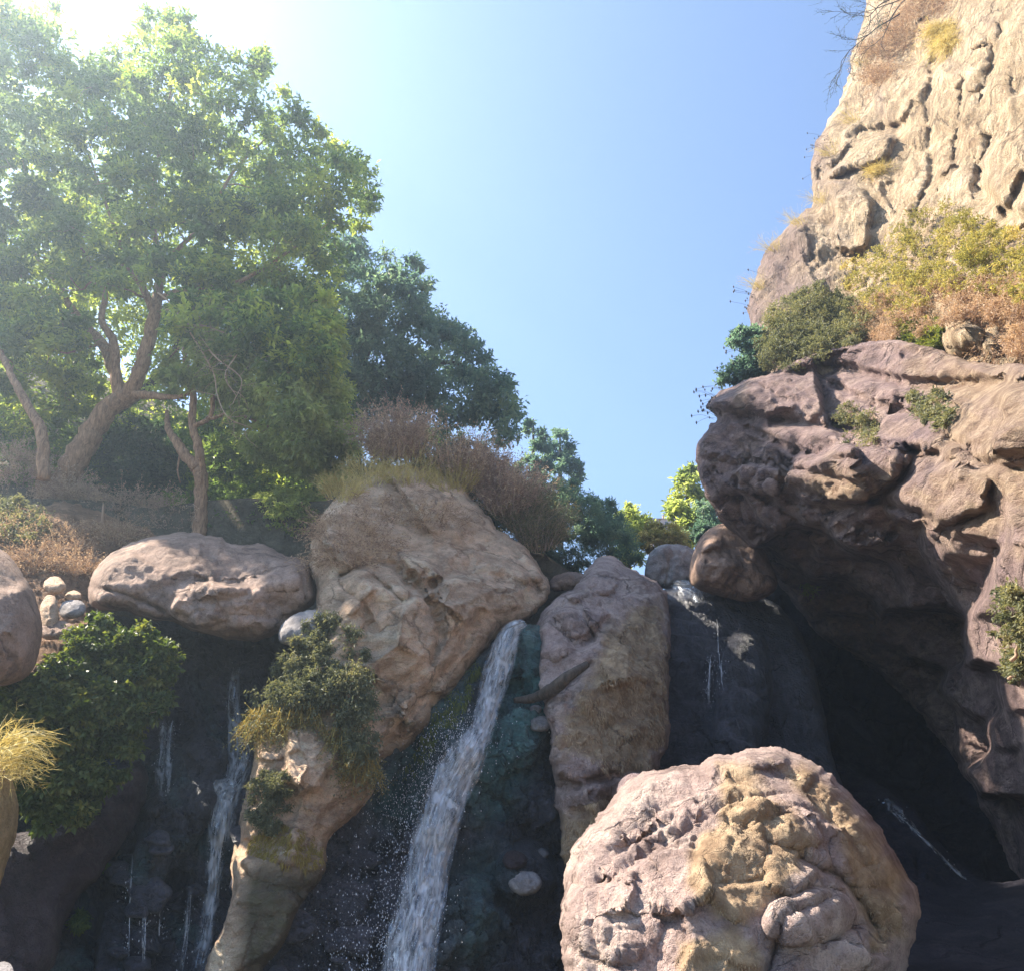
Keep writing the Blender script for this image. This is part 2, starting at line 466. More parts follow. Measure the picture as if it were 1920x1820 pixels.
# ------------------------------------------------------------------ rocks
def crag(p, seed, scale, amp, strata=None, levels=(1.0, 0.45, 0.2, 0.09), crack=0.35, fine=0.2, ridge=0.3, weights=(1.4, .9, .55, .32), fc=None, rigs=0.0):
    """fractured-rock relief in metres; fc = how squarely the surface is seen by the grid that carries it"""
    q = p.copy()
    if strata:
        q = rot_axis(q, strata[0], 'Y'); q = rot_axis(q, strata[1], 'X')
        q[:, 2] *= strata[2]
    if fc is None: fc = np.ones(len(p))
    warp = np.stack([fbm(q / scale * 1.1 + k * 9.1, 3, seed + 20 + k) for k in range(3)], -1) * scale * .10
    qq = q + warp
    gate = np.clip(fbm(q / scale * .9 + 31, 2, seed + 61) * 3.0 + .25, 0, 1)
    out = np.zeros(len(p))
    for k, (lv, w) in enumerate(zip(levels, weights)):
        f, e = facet(qq / (scale * lv), seed + 40 * k, hollow=(k == 2))
        h = f - crack * gate * np.exp(-e / (.035 + .02 * k))
        out += w * h * amp * (.3 + .7 * fc if k == 0 else fc)
    out += ridge * amp * fc * fbm(q / scale * 2.2, 5, seed + 7, 0.5, ridged=True) * (.35 + .65 * gate)
    out += fine * amp * fc * fbm(p / scale * 11, 4, seed + 9, 0.6)
    return out

class Rock:
    pass
def rock(name, poly, ctrl, T=0.6, Tb=1.0, Rr=80, h=3.2, mat=None, seed=1, disp=None, edge=(7, 45), grooves=(), bumps=(), slabs=(), pw=0.5, stain=None, parent=None, plane=None):
    poly = smooth_poly(poly, 2)
    x0, y0 = poly.min(0) - 3 * h; x1, y1 = poly.max(0) + 3 * h
    xs = np.arange(x0, x1 + h, h); ys = np.arange(y0, y1 + h, h)
    gx, gy = np.meshgrid(xs, ys)
    s = sdf(gx, gy, poly)
    ep = np.stack([gx.ravel() / edge[1], gy.ravel() / edge[1], np.full(gx.size, seed * 3.7)], -1)
    s = s + (fbm(ep, 4, seed, 0.6) * edge[0]).reshape(s.shape)
    ins = s > 0
    ny, nx = s.shape
    use = ins[:-1, :-1] | ins[1:, :-1] | ins[:-1, 1:] | ins[1:, 1:]
    jj, ii = np.nonzero(use)
    vid = np.arange(ny * nx).reshape(ny, nx)
    quad = np.stack([vid[jj, ii], vid[jj + 1, ii], vid[jj + 1, ii + 1], vid[jj, ii + 1]], -1)
    used = np.unique(quad)
    gyy, gxx = np.gradient(s, h)
    gl = np.hypot(gxx, gyy) + 1e-6
    px = gx.ravel().copy(); py = gy.ravel().copy(); sr = s.ravel()
    rim = sr <= 0
    px[rim] -= (sr * (gxx / gl).ravel())[rim]; py[rim] -= (sr * (gyy / gl).ravel())[rim]
    D = Depth(ctrl) if not callable(ctrl) else ctrl
    px_, py_ = px[used], py[used]; s_ = np.maximum(sr[used], 0)
    d = D(px_, py_)
    u = np.clip(s_ / Rr, 0, 1)
    prof = (1 - (1 - u) ** 2) ** pw
    front = d - T * prof
    if plane:
        # break the smooth body into flat faces: tangent planes at scattered seeds
        gs_ = np.random.default_rng(seed * 13 + 5)
        A_ = (sr > 0).sum() * h * h; K = max(6, int(A_ / (plane * plane)))
        ii_ = np.nonzero(s_ > min(Rr * .22, 14))[0]
        sel = ii_[gs_.choice(len(ii_), min(K, len(ii_)), replace=False)]
        G = np.zeros(ny * nx); G[:] = np.nan; G[used] = front; G = G.reshape(ny, nx)
        gy2, gx2 = np.gradient(G, h)
        gx2 = np.nan_to_num(gx2.ravel()[used][sel]); gy2 = np.nan_to_num(gy2.ravel()[used][sel])
        lim = 2.2 * float(mpp(px_.mean(), py_.mean(), d.mean()))
        mag = np.hypot(gx2, gy2) + 1e-9; f_ = np.minimum(1, lim / mag)
        gx2 = gx2 * f_ + gs_.normal(size=len(sel)) * lim * .09; gy2 = gy2 * f_ + gs_.normal(size=len(sel)) * lim * .09
        wx = px_ + 10 * fbm(np.stack([px_ / 50, py_ / 50, np.full(len(px_), seed + .5)], -1), 4, seed); wy = py_ + 10 * fbm(np.stack([px_ / 50, py_ / 50, np.full(len(px_), seed + 7.5)], -1), 4, seed + 1)
        num = np.zeros(len(px_)); den = np.zeros(len(px_)); m_ = np.full(len(px_), 1e18)
        D2 = [((wx - px_[k]) ** 2 + ((wy - py_[k]) * 1.25) ** 2) / plane ** 2 for k in sel]
        for d2 in D2: m_ = np.minimum(m_, d2)
        for j_, k in enumerate(sel):
            w_ = np.exp(-28 * (D2[j_] - m_)); num += w_ * (front[k] + gx2[j_] * (px_ - px_[k]) + gy2[j_] * (py_ - py_[k])); den += w_
        pf = num / den
        bl = np.clip(s_ / (Rr * .3), 0, 1) * .85
        front = front * (1 - bl) + pf * bl
    for (cx, cy, rx, ry, ang, hh) in bumps:
        ca, sa = math.cos(R(ang)), math.sin(R(ang))
        a = ((px_ - cx) * ca + (py_ - cy) * sa) / rx; b = (-(px_ - cx) * sa + (py_ - cy) * ca) / ry
        front -= hh * np.sqrt(np.clip(1 - a * a - b * b, 0, 1)) if hh > 0 else hh * np.exp(-(a * a + b * b) * 1.5)
    wob = fbm(np.stack([px_ / 38, py_ / 38, np.full(len(px_), seed + 1.)], -1), 4, seed + 3) * 14
    for (pl, hh, ed) in slabs:
        sp_ = sdf(px_, py_, pl) + wob
        k = np.clip(sp_ / ed, 0, 1); front -= hh * k * k * (3 - 2 * k)
    wob2 = fbm(np.stack([px_ / 22, py_ / 22, np.full(len(px_), seed + 2.)], -1), 4, seed + 4) * 9
    for (pl, wd, dp) in grooves:
        dl = np.abs(dline(px_, py_, pl) + wob2 * .6)
        front += dp * np.exp(-(dl / wd) ** 2)
    back = d + Tb * (1 - (1 - np.clip(s_ / (Rr * 1.5), 0, 1)) ** 2) ** .5
    F = P(px_, py_, front); B = P(px_, py_, back)
    remap = -np.ones(ny * nx, int); remap[used] = np.arange(len(used))
    rim_u = rim[used]
    bi = np.where(rim_u, np.arange(len(used)), -1)
    nb = (~rim_u).sum(); bi[~rim_u] = len(used) + np.arange(nb)
    fq = remap[quad]
    bq = bi[fq][:, ::-1]
    V = np.concatenate([F, B[~rim_u]])
    # normals of the front
    def vnorm(V_, q_):
        n = np.cross(V_[q_[:, 2]] - V_[q_[:, 0]], V_[q_[:, 3]] - V_[q_[:, 1]])
        out = np.zeros_like(V_)
        for k in range(4): np.add.at(out, q_[:, k], n)
        return unit(out)
    N = vnorm(V, fq)[:len(used)]
    # face the camera
    flip = ((CAM - V[:len(used)]) * N).sum(1).mean() < 0
    if flip: N = -N
    if disp:
        fcv = np.clip((unit(CAM - F) * N).sum(1) * 2.2 - .25, 0.05, 1)
        dd = crag(F, seed, fc=fcv, **disp)
        fade = np.clip(s_ / 12., 0, 1) * .75 + .25
        V[:len(used)] += N * (dd * fade)[:, None]
        # wear down the faces that the grid crosses at a slant
        W = np.zeros((ny * nx, 3)); W[used] = V[:len(used)]; W = W.reshape(ny, nx, 3)
        ok = np.zeros(ny * nx, bool); ok[used] = True; ok = ok.reshape(ny, nx)
        wt = np.zeros(ny * nx); wt[used] = np.clip(1 - fcv * 2.2, 0, 1) * (s_ > 0); wt = wt.reshape(ny, nx)[..., None] * .8
        for _ in range(9):
            acc = np.zeros_like(W); cn = np.zeros((ny, nx, 1))
            for dy_, dx_ in ((0, 1), (0, -1), (1, 0), (-1, 0)):
                o2 = np.roll(ok, (dy_, dx_), (0, 1))[..., None]
                acc += np.roll(W, (dy_, dx_), (0, 1)) * o2; cn += o2
            W = np.where((cn > 0) & ok[..., None], W * (1 - wt) + wt * acc / np.maximum(cn, 1), W)
        V[:len(used)] = W.reshape(-1, 3)[used]
    Q = np.concatenate([fq, bq])
    if not flip: pass
    st = np.zeros(len(V))
    if stain is not None:
        st[:len(used)] = stain(px_, py_)
    if flip: Q = Q[:, ::-1]
    mb = MB(); mb.add(V, quads=Q)
    o = mb.build(name, mat, parent, smooth=True, attrs={'stain': st})
    r = Rock(); r.o = o
    r.N = vnorm(V, fq)[:len(used)] * (-1 if flip else 1)
    r.V = V[:len(used)]; r.remap = remap.reshape(ny, nx); r.x0, r.y0, r.h = xs[0], ys[0], h
    r.poly = poly
    def at(px, py):
        i = np.clip(np.rint((np.asarray(px) - r.x0) / h).astype(int), 0, nx - 1)
        j = np.clip(np.rint((np.asarray(py) - r.y0) / h).astype(int), 0, ny - 1)
        k = r.remap[j, i]
        return k
    r.at = at
    return r
def sample_poly(poly, n, seed=0):
    g = np.random.default_rng(seed + 11)
    poly = np.asarray(poly, float); a = poly.min(0); b = poly.max(0)
    out = np.zeros((0, 2))
    while len(out) < n:
        q = a + g.random((n * 2, 2)) * (b - a)
        out = np.concatenate([out, q[sdf(q[:, 0], q[:, 1], poly) > 0]])
    return out[:n]
def surf(rk, pts):
    k = rk.at(pts[:, 0], pts[:, 1]); m = k >= 0
    return rk.V[k[m]], rk.N[k[m]], m

def fur(mb, rk, poly, n, ln, wd, seed, down=0.7, out=0.5, patch=None, tint=(0, 1), up=False):
    """short grass or dry moss growing on a rock"""
    g = np.random.default_rng(seed)
    pts = sample_poly(poly, n, seed)
    e = sdf(pts[:, 0], pts[:, 1], poly)
    nz = fbm(np.stack([pts[:, 0] / 30, pts[:, 1] / 30, np.full(len(pts), seed * 1.3)], -1), 4, seed)
    keep = (nz * 1.3 + np.clip(e / 40, 0, 1) * .9 - .35 + g.random(len(pts)) * .3) > 0
    pts = pts[keep]; nz = nz[keep]
    p, nn, m = surf(rk, pts); nz = nz[m]
    k = len(p)
    d = nn * out + np.array([0, 0, -1.0 if not up else 1.0]) * down + g.normal(size=(k, 3)) * .35
    sd = np.cross(unit(d), np.array([0, 1, 0.2])) + g.normal(size=(k, 3)) * .4
    l = ln * (.5 + g.random(k))
    blades(mb, p - nn * .004, d, sd, l, wd, np.clip(tint[0] + (tint[1] - tint[0]) * (g.random(k) * .6 + (nz + .5) * .4), 0, 1), bend=np.array([0, 0, -1.]) * np.ones((k, 1)))

# ---- materials for vegetation
M['leaf_green'] = leaf_mat('green_leaves', (.075, .12, .05), (.155, .21, .09), (.36, .38, .11), .6, .5, (2.0, 2.1, .9))
M['leaf_light'] = leaf_mat('pale_green_leaves', (.15, .19, .085), (.28, .31, .15), (.42, .43, .20), .6, .5, (1.8, 1.9, .9))
M['leaf_blue'] = leaf_mat('blue_green_leaves', (.075, .125, .11), (.135, .20, .17), (.24, .29, .20), .5, .5, (1.6, 1.8, 1.2))
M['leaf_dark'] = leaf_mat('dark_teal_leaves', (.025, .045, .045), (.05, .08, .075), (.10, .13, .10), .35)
M['leaf_bright'] = leaf_mat('yellow_green_leaves', (.17, .17, .05), (.36, .33, .11), (.58, .48, .22), .4, .6, (1.4, 1.3, .7))
M['leaf_ivy'] = leaf_mat('bramble_leaves', (.04, .065, .02), (.095, .13, .04), (.24, .24, .07), .35, .5, (1.7, 1.75, .7))
M['leaf_grey'] = leaf_mat('grey_green_leaves', (.11, .125, .08), (.20, .205, .12), (.34, .31, .17), .35, .6, (1.4, 1.35, .8))
M['dry'] = leaf_mat('dry_twigs', (.20, .125, .08), (.46, .32, .22), (.66, .50, .33), .3, .8, (1.2, 1.1, .9))
M['dry_purple'] = leaf_mat('dry_brown_twigs', (.28, .20, .17), (.50, .37, .29), (.66, .53, .38), .4, .8, (1.2, 1.1, .9))
M['straw'] = leaf_mat('golden_straw', (.34, .26, .08), (.56, .46, .17), (.72, .63, .33), .35, .7, (1.2, 1.1, .8))
M['drymoss'] = leaf_mat('dry_moss', (.26, .17, .10), (.46, .34, .21), (.68, .54, .38), .25, .85, (1.2, 1.1, .9))
M['greenmoss'] = leaf_mat('green_moss', (.05, .07, .025), (.11, .14, .04), (.22, .24, .08), .25, .85)
M['yellowmoss'] = leaf_mat('yellow_moss', (.20, .13, .04), (.38, .28, .08), (.52, .42, .14), .3, .85, (1.2, 1.2, .8))
M['stalk'] = leaf_mat('dark_stalks', (.03, .025, .02), (.06, .05, .04), (.10, .08, .06), .0, .8)
M['bark'] = bark_mat('brown_bark', (.17, .09, .05), (.56, .34, .20))
M['bark_dark'] = bark_mat('dark_bark', (.05, .04, .03), (.16, .12, .09))

# ================================================================== TERRAIN
def terrain():
    mb = MB()
    s = 400.0
    n = 60
    g = np.linspace(-1, 1, n); g = np.sign(g) * np.abs(g) ** 2.2 * s
    X, Y = np.meshgrid(g, g)
    Z = fbm(np.stack([X.ravel() * .2, Y.ravel() * .2, 0 * X.ravel()], -1), 3, 5).reshape(X.shape) * .15 - 0.35
    v = np.stack([X, Y, Z], -1).reshape(-1, 3)
    id_ = np.arange(n * n).reshape(n, n)
    q = np.stack([id_[:-1, :-1], id_[:-1, 1:], id_[1:, 1:], id_[1:, :-1]], -1).reshape(-1, 4)
    mb.add(v, quads=q)
    tag(mb.build('ground', M['ground'], origin=(0, 0, 0)), kind='structure')
    # the valley behind and above the falls
    mb = MB()
    ys = 12.6 + (np.linspace(0, 1, 120) ** 2) * 180
    xs = np.linspace(-1, 1, 150); xs = np.sign(xs) * np.abs(xs) ** 1.6 * 120
    X, Y = np.meshgrid(xs, ys)
    xv = 2.2 + (Y - 13) * .13
    base = 4.55 + (Y - 13) * .19 + 1.1 / (1 + np.exp((X - 1.1) * 4))
    dl = np.maximum(0, xv - X - 2.0); dr = np.maximum(0, X - xv - 1.2)
    Z = base + 0.9 * (1 - np.exp(-dl / 1.5)) + np.minimum(dl * .42, 26) * np.clip((Y - 13) / 10, 0, 1) + np.minimum(dr * .3, 20)
    Z = np.where(Y > 13.2, Z, Z)
    fl = np.stack([X.ravel(), Y.ravel(), 0 * X.ravel()], -1)
    Z += (fbm(fl * .25, 4, 9) * .5 + fbm(fl * 1.5, 4, 19) * .15).reshape(X.shape)
    Z[0, :] = -0.6
    Y = Y + 6.5 * np.clip((X - 3.0) / .8, 0, 1) * np.exp(-np.maximum(Y - 13, 0) / 12)
    v = np.stack([X, Y, Z], -1).reshape(-1, 3)
    ny, nx = X.shape; id_ = np.arange(nx * ny).reshape(ny, nx)
    q = np.stack([id_[:-1, :-1], id_[:-1, 1:], id_[1:, 1:], id_[1:, :-1]], -1).reshape(-1, 4)
    mb.add(v, quads=q)
    tag(mb.build('hillside', M['ground'], origin=(0, 13, 0)), kind='structure')
terrain()

# ================================================================== ROCKS
# ---- left: dark wet wall behind the thin falls
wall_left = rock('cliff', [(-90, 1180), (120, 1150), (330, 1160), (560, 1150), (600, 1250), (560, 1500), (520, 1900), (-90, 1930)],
    [(-60, 1200, 9.0), (300, 1190, 11.2), (520, 1190, 11.2), (330, 1400, 10.2), (450, 1500, 9.6), (250, 1600, 9.6), (450, 1800, 9.0), (0, 1500, 8.8), (0, 1820, 8.6)],
    T=.3, Tb=1.5, Rr=60, h=3.6, mat=M['wet'], seed=31, plane=60, disp=dict(scale=1.0, amp=.22, strata=(60, 0, .5)),
    bumps=[(330, 1520, 60, 190, 25, .5), (250, 1700, 60, 200, 10, .35)],
    stain=lambda x, y: np.clip(fbm(np.stack([x / 90, y / 120, 0 * x], -1), 3, 2) * 1.5, 0, .5))
tag(wall_left.o, kind='structure')

# ---- wet bed of the main cascade
bed_ctrl = [(980, 1150, 10.6), (900, 1260, 10.1), (860, 1360, 9.6), (960, 1300, 10.4), (820, 1500, 9.2), (980, 1450, 9.9), (980, 1620, 9.7),
            (780, 1650, 8.9), (700, 1500, 9.3), (600, 1650, 8.7), (740, 1820, 8.3), (450, 1850, 8.1), (950, 1820, 8.8), (1060, 1400, 10.4), (560, 1820, 8.2)]
def bed_stain(x, y):
    n = fbm(np.stack([x / 70, y / 90, 0 * x], -1), 4, 3)
    a = np.clip(1 - dline(x, y, [(860, 1250), (800, 1400), (740, 1500)]) / 70, 0, 1)
    b = np.clip(1 - dline(x, y, [(1000, 1180), (990, 1300), (940, 1420), (900, 1480)]) / 90, 0, 1)
    c = np.clip(1 - dline(x, y, [(900, 1640), (880, 1760)]) / 90, 0, 1) * .6
    return np.clip((a * .8 + b * 1.2 + c) * (1 + n) , 0, 1)
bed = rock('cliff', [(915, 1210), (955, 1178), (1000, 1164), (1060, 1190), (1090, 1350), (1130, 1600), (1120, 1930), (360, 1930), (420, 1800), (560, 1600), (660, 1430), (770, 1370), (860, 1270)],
    bed_ctrl, T=.25, Tb=1.6, Rr=60, h=3.2, mat=M['wet'], seed=12, plane=50, disp=dict(scale=.8, amp=.20, strata=(-55, 0, .6), fine=.3),
    grooves=[([(780, 1400), (740, 1500), (700, 1620), (690, 1700)], 26, .35), ([(930, 1500), (980, 1560), (1040, 1600)], 30, .35)],
    bumps=[(985, 1370, 50, 70, 10, .35), (985, 1640, 55, 60, 0, .5), (1010, 1240, 40, 80, 0, .25), (870, 1740, 60, 110, 10, .35), (960, 1500, 90, 40, 0, .2)],
    stain=bed_stain)
tag(bed.o, kind='structure')

# ---- dark wall under the right-hand spill
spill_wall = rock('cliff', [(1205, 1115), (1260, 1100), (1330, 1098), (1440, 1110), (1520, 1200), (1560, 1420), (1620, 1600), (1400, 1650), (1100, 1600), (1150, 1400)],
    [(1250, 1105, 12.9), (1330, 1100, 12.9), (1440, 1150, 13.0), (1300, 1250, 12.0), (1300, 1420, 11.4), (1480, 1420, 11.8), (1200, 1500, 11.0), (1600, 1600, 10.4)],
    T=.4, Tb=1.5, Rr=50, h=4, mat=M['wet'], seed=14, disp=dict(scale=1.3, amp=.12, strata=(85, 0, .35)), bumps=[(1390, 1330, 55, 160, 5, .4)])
tag(spill_wall.o, kind='structure')
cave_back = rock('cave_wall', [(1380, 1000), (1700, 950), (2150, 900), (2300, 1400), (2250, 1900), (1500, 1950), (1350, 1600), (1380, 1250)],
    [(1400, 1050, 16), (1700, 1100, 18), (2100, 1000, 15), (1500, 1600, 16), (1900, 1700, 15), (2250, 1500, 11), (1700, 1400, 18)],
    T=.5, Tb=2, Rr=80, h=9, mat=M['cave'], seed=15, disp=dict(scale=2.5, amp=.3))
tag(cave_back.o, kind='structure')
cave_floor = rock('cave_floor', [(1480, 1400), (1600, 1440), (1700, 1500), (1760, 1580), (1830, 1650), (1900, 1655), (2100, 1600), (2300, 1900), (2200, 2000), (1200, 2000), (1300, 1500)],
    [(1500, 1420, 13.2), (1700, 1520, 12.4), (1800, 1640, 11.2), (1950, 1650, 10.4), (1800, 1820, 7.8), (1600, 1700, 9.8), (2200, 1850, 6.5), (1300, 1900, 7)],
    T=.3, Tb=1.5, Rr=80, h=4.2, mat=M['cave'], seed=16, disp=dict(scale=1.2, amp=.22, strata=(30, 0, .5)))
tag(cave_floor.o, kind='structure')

# ---- right: overhanging purple cliff with the ceiling of the hollow
low_ctrl = [(1312, 860, 11.2), (1330, 770, 11.3), (1325, 940, 11.4), (1370, 1000, 12.4), (1470, 1090, 14.2), (1540, 1180, 15.2), (1640, 1250, 15.4), (1720, 1320, 15.2), (1790, 1420, 14.5), (1870, 1560, 13), (1980, 1720, 10.5),
            (1430, 800, 10.2), (1450, 930, 10.2), (1500, 970, 9.9), (1560, 880, 9.1), (1620, 970, 8.7), (1560, 1050, 11.6), (1640, 1080, 11.6), (1640, 1160, 13.6), (1700, 1080, 10.2), (1720, 1200, 13.0), (1740, 960, 7.5), (1780, 1040, 7.6), (1790, 1130, 10.0), (1800, 1280, 12.6),
            (1840, 1050, 6.3), (1850, 1130, 7.4), (1850, 1260, 9.6), (1850, 1400, 11.3), (1850, 900, 6.2), (1920, 1100, 5.6), (1915, 1250, 7.0), (1950, 1350, 6.8), (1960, 1450, 7.4), (1960, 1550, 9.5), (1890, 1180, 6.9), (1920, 750, 5.8), (1800, 700, 7.6), (1600, 700, 9.6), (2100, 1000, 4.6), (2100, 1500, 5.0), (2100, 600, 5.0)]
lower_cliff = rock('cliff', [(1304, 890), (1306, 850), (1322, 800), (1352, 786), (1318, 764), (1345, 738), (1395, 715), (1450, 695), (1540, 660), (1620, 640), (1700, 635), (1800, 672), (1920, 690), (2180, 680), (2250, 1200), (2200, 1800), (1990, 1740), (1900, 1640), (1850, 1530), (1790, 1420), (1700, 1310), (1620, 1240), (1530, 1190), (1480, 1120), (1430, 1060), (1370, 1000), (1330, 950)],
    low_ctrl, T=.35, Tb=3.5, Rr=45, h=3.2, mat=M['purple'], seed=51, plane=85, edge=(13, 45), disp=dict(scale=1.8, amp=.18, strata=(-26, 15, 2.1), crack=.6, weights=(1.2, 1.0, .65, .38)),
    grooves=[([(1330, 765), (1400, 780), (1560, 800), (1640, 800)], 9, .35), ([(1640, 935), (1690, 900), (1720, 850), (1700, 840)], 8, .3), ([(1480, 940), (1560, 960), (1640, 935), (1780, 985), (1850, 960)], 8, .2),
             ([(1640, 935), (1600, 900), (1500, 880), (1400, 865)], 6, .15), ([(1700, 845), (1760, 850)], 9, .4), ([(1780, 820), (1850, 870), (1920, 880)], 9, .2), ([(1460, 700), (1580, 690), (1700, 720), (1920, 720)], 10, .3), ([(1400, 800), (1500, 850), (1600, 860)], 5, .15), ([(1340, 880), (1430, 930), (1520, 990), (1620, 1010)], 7, .2), ([(1360, 820), (1450, 900), (1560, 940)], 5, .12), ([(1560, 720), (1640, 760), (1760, 780)], 7, .2)],
    stain=lambda x, y: np.clip(np.clip((x - 1640) / 150, 0, 1) * np.clip((1100 - y) / 150, 0, 1) * 1.0 + np.clip(sdf(x, y, [(1470, 900), (1560, 860), (1700, 870), (1680, 930), (1560, 960)]) / 25, 0, 1) + 1.2 * fbm(np.stack([x / 80, y / 50, 0 * x + 6], -1), 4, 16) - .15, 0, 1),  # tan on the right and mid patch paints the sunlit look into the colour
    slabs=[([(1310, 760), (1340, 740), (1420, 725), (1500, 760), (1440, 800), (1340, 785)], .25, 14), ([(1480, 850), (1620, 830), (1700, 850), (1690, 900), (1640, 940), (1520, 950), (1470, 910)], .22, 12),
           ([(1690, 900), (1800, 860), (1860, 900), (1850, 960), (1780, 985), (1660, 940)], .24, 11), ([(1800, 760), (1900, 700), (2000, 720), (2000, 860), (1850, 860), (1790, 820)], .3, 22),
           ([(1500, 1000), (1600, 985), (1700, 1010), (1640, 1060), (1540, 1050)], .3, 14), ([(1400, 860), (1480, 870), (1460, 930), (1370, 930), (1340, 900)], .25, 12)])
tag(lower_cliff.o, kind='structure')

# ---- right: tall sunlit crag
def crag_ctrl():
    return [(1420, 560, 12.4), (1430, 640, 11.6), (1530, 310, 13.6), (1600, 180, 14.2), (1640, 40, 14.8), (1690, -150, 15.5), (1480, 450, 12.9), (1600, 500, 11.6), (1600, 650, 10.4),
            (1700, 300, 11.8), (1700, 120, 12.6), (1800, 0, 11.5), (1800, 250, 10.4), (1780, 450, 9.8), (1800, 600, 8.6), (1920, 0, 9.8), (1920, 250, 9.0), (1920, 450, 8.2), (1920, 650, 7.4), (2150, 300, 6.5), (2150, -150, 8), (2150, 650, 5.6), (1800, 690, 8.3)]
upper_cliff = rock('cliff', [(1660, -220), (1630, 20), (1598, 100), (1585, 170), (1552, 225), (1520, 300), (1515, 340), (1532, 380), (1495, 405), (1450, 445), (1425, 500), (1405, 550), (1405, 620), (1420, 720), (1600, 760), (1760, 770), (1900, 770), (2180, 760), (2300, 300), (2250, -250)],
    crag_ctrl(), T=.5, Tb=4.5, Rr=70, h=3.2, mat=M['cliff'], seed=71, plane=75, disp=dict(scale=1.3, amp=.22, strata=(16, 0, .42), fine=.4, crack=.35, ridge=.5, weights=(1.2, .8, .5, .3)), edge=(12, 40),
    stain=lambda x, y: np.clip(np.clip((1600 - x) / 90, 0, 1) * np.clip((y - 180) / 80, 0, 1) * .9 + .9 * fbm(np.stack([x / 60, y / 90, 0 * x + 3], -1), 4, 17) - .1, 0, 1),  # purple shading painted into the crag's left side, over random blotches
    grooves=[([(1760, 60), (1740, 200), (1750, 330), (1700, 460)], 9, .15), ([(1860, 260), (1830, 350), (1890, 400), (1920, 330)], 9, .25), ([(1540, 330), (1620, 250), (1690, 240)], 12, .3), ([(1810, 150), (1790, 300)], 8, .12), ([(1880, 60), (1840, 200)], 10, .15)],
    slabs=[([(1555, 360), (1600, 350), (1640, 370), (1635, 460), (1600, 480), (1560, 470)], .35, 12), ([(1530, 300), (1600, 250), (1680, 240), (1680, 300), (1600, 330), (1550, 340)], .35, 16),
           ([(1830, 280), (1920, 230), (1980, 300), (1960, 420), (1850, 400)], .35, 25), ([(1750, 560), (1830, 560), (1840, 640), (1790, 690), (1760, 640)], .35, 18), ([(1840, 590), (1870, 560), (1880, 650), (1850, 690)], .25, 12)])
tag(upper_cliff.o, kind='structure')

# ---- centre: big tan outcrop
def tan_stain(x, y):
    return np.clip(1 - dline(x, y, [(880, 1280), (800, 1390), (720, 1450), (640, 1500)]) / 45, 0, 1)
tan = rock('rock_outcrop', [(578, 1040), (590, 990), (625, 935), (690, 880), (760, 865), (850, 890), (890, 940), (935, 990), (990, 1030), (1032, 1085), (1025, 1125), (995, 1158), (940, 1178), (895, 1235), (850, 1300), (800, 1375), (750, 1420), (690, 1440), (640, 1400), (600, 1340), (590, 1200), (600, 1120)],
    [(580, 1020, 10.4), (700, 890, 12.0), (850, 900, 12.2), (1000, 1050, 12.0), (1030, 1110, 11.7), (930, 1180, 10.9), (700, 1080, 9.9), (640, 1300, 9.3), (760, 1200, 9.4), (840, 1060, 10.8), (740, 1400, 9.4), (900, 1120, 10.7), (700, 1430, 9.1), (820, 1330, 9.8)],
    T=.65, Tb=1.3, Rr=75, h=2.9, edge=(13, 50), mat=M['tan'], seed=21, plane=85, disp=dict(scale=1.6, amp=.15, weights=(1.2, .7, .45, .28), strata=(-48, 10, .5), fine=.3, crack=.5, ridge=.5),
    grooves=[([(700, 1080), (760, 1130), (800, 1070), (820, 1120)], 5, .12), ([(770, 1080), (810, 1130), (830, 1190), (810, 1240)], 6, .16), ([(900, 1150), (860, 1230), (800, 1300), (760, 1360)], 9, .18), ([(640, 1080), (690, 1050), (740, 1060), (770, 1100)], 7, .18),
             ([(640, 1100), (680, 1130), (700, 1180)], 5, .10), ([(940, 1000), (985, 1060), (1010, 1110)], 6, .12)],
    slabs=[([(745, 1030), (800, 1040), (840, 1080), (790, 1090), (760, 1070)], .3, 12), ([(830, 1080), (900, 1070), (985, 1100), (980, 1140), (900, 1160), (840, 1200), (820, 1140)], .16, 14)],
    stain=tan_stain)
tag(tan.o, 'large tan sunlit rock outcrop crowned with dry brush, left of the main waterfall', 'rock')

# ---- lower buttress between the two falls
butt = rock('rock_buttress', [(478, 1370), (520, 1320), (620, 1280), (690, 1380), (720, 1450), (680, 1520), (610, 1570), (612, 1640), (560, 1700), (545, 1760), (490, 1830), (470, 1900), (380, 1900), (385, 1800), (420, 1740), (440, 1670), (432, 1600), (455, 1520), (470, 1450)],
    [(480, 1380, 8.9), (620, 1300, 9.2), (700, 1450, 9.2), (560, 1450, 8.6), (560, 1600, 8.4), (430, 1600, 8.8), (400, 1820, 8.2), (600, 1600, 8.7), (480, 1700, 8.2)],
    T=.45, Tb=.9, Rr=55, h=2.8, mat=M['tan'], seed=22, plane=50, disp=dict(scale=.9, amp=.09, fine=.4, crack=.4), slabs=[([(535, 1360), (600, 1360), (640, 1410), (610, 1480), (555, 1500), (530, 1440)], .18, 14)],
    stain=lambda x, y: np.clip((dline(x, y, [(440, 1600), (412, 1820)]) - 22) / 30, 0, 1) * np.clip((y - 1580) / 70, 0, 1))
tag(butt.o, 'narrow tan buttress of rock separating the thin left fall from the main waterfall', 'rock')

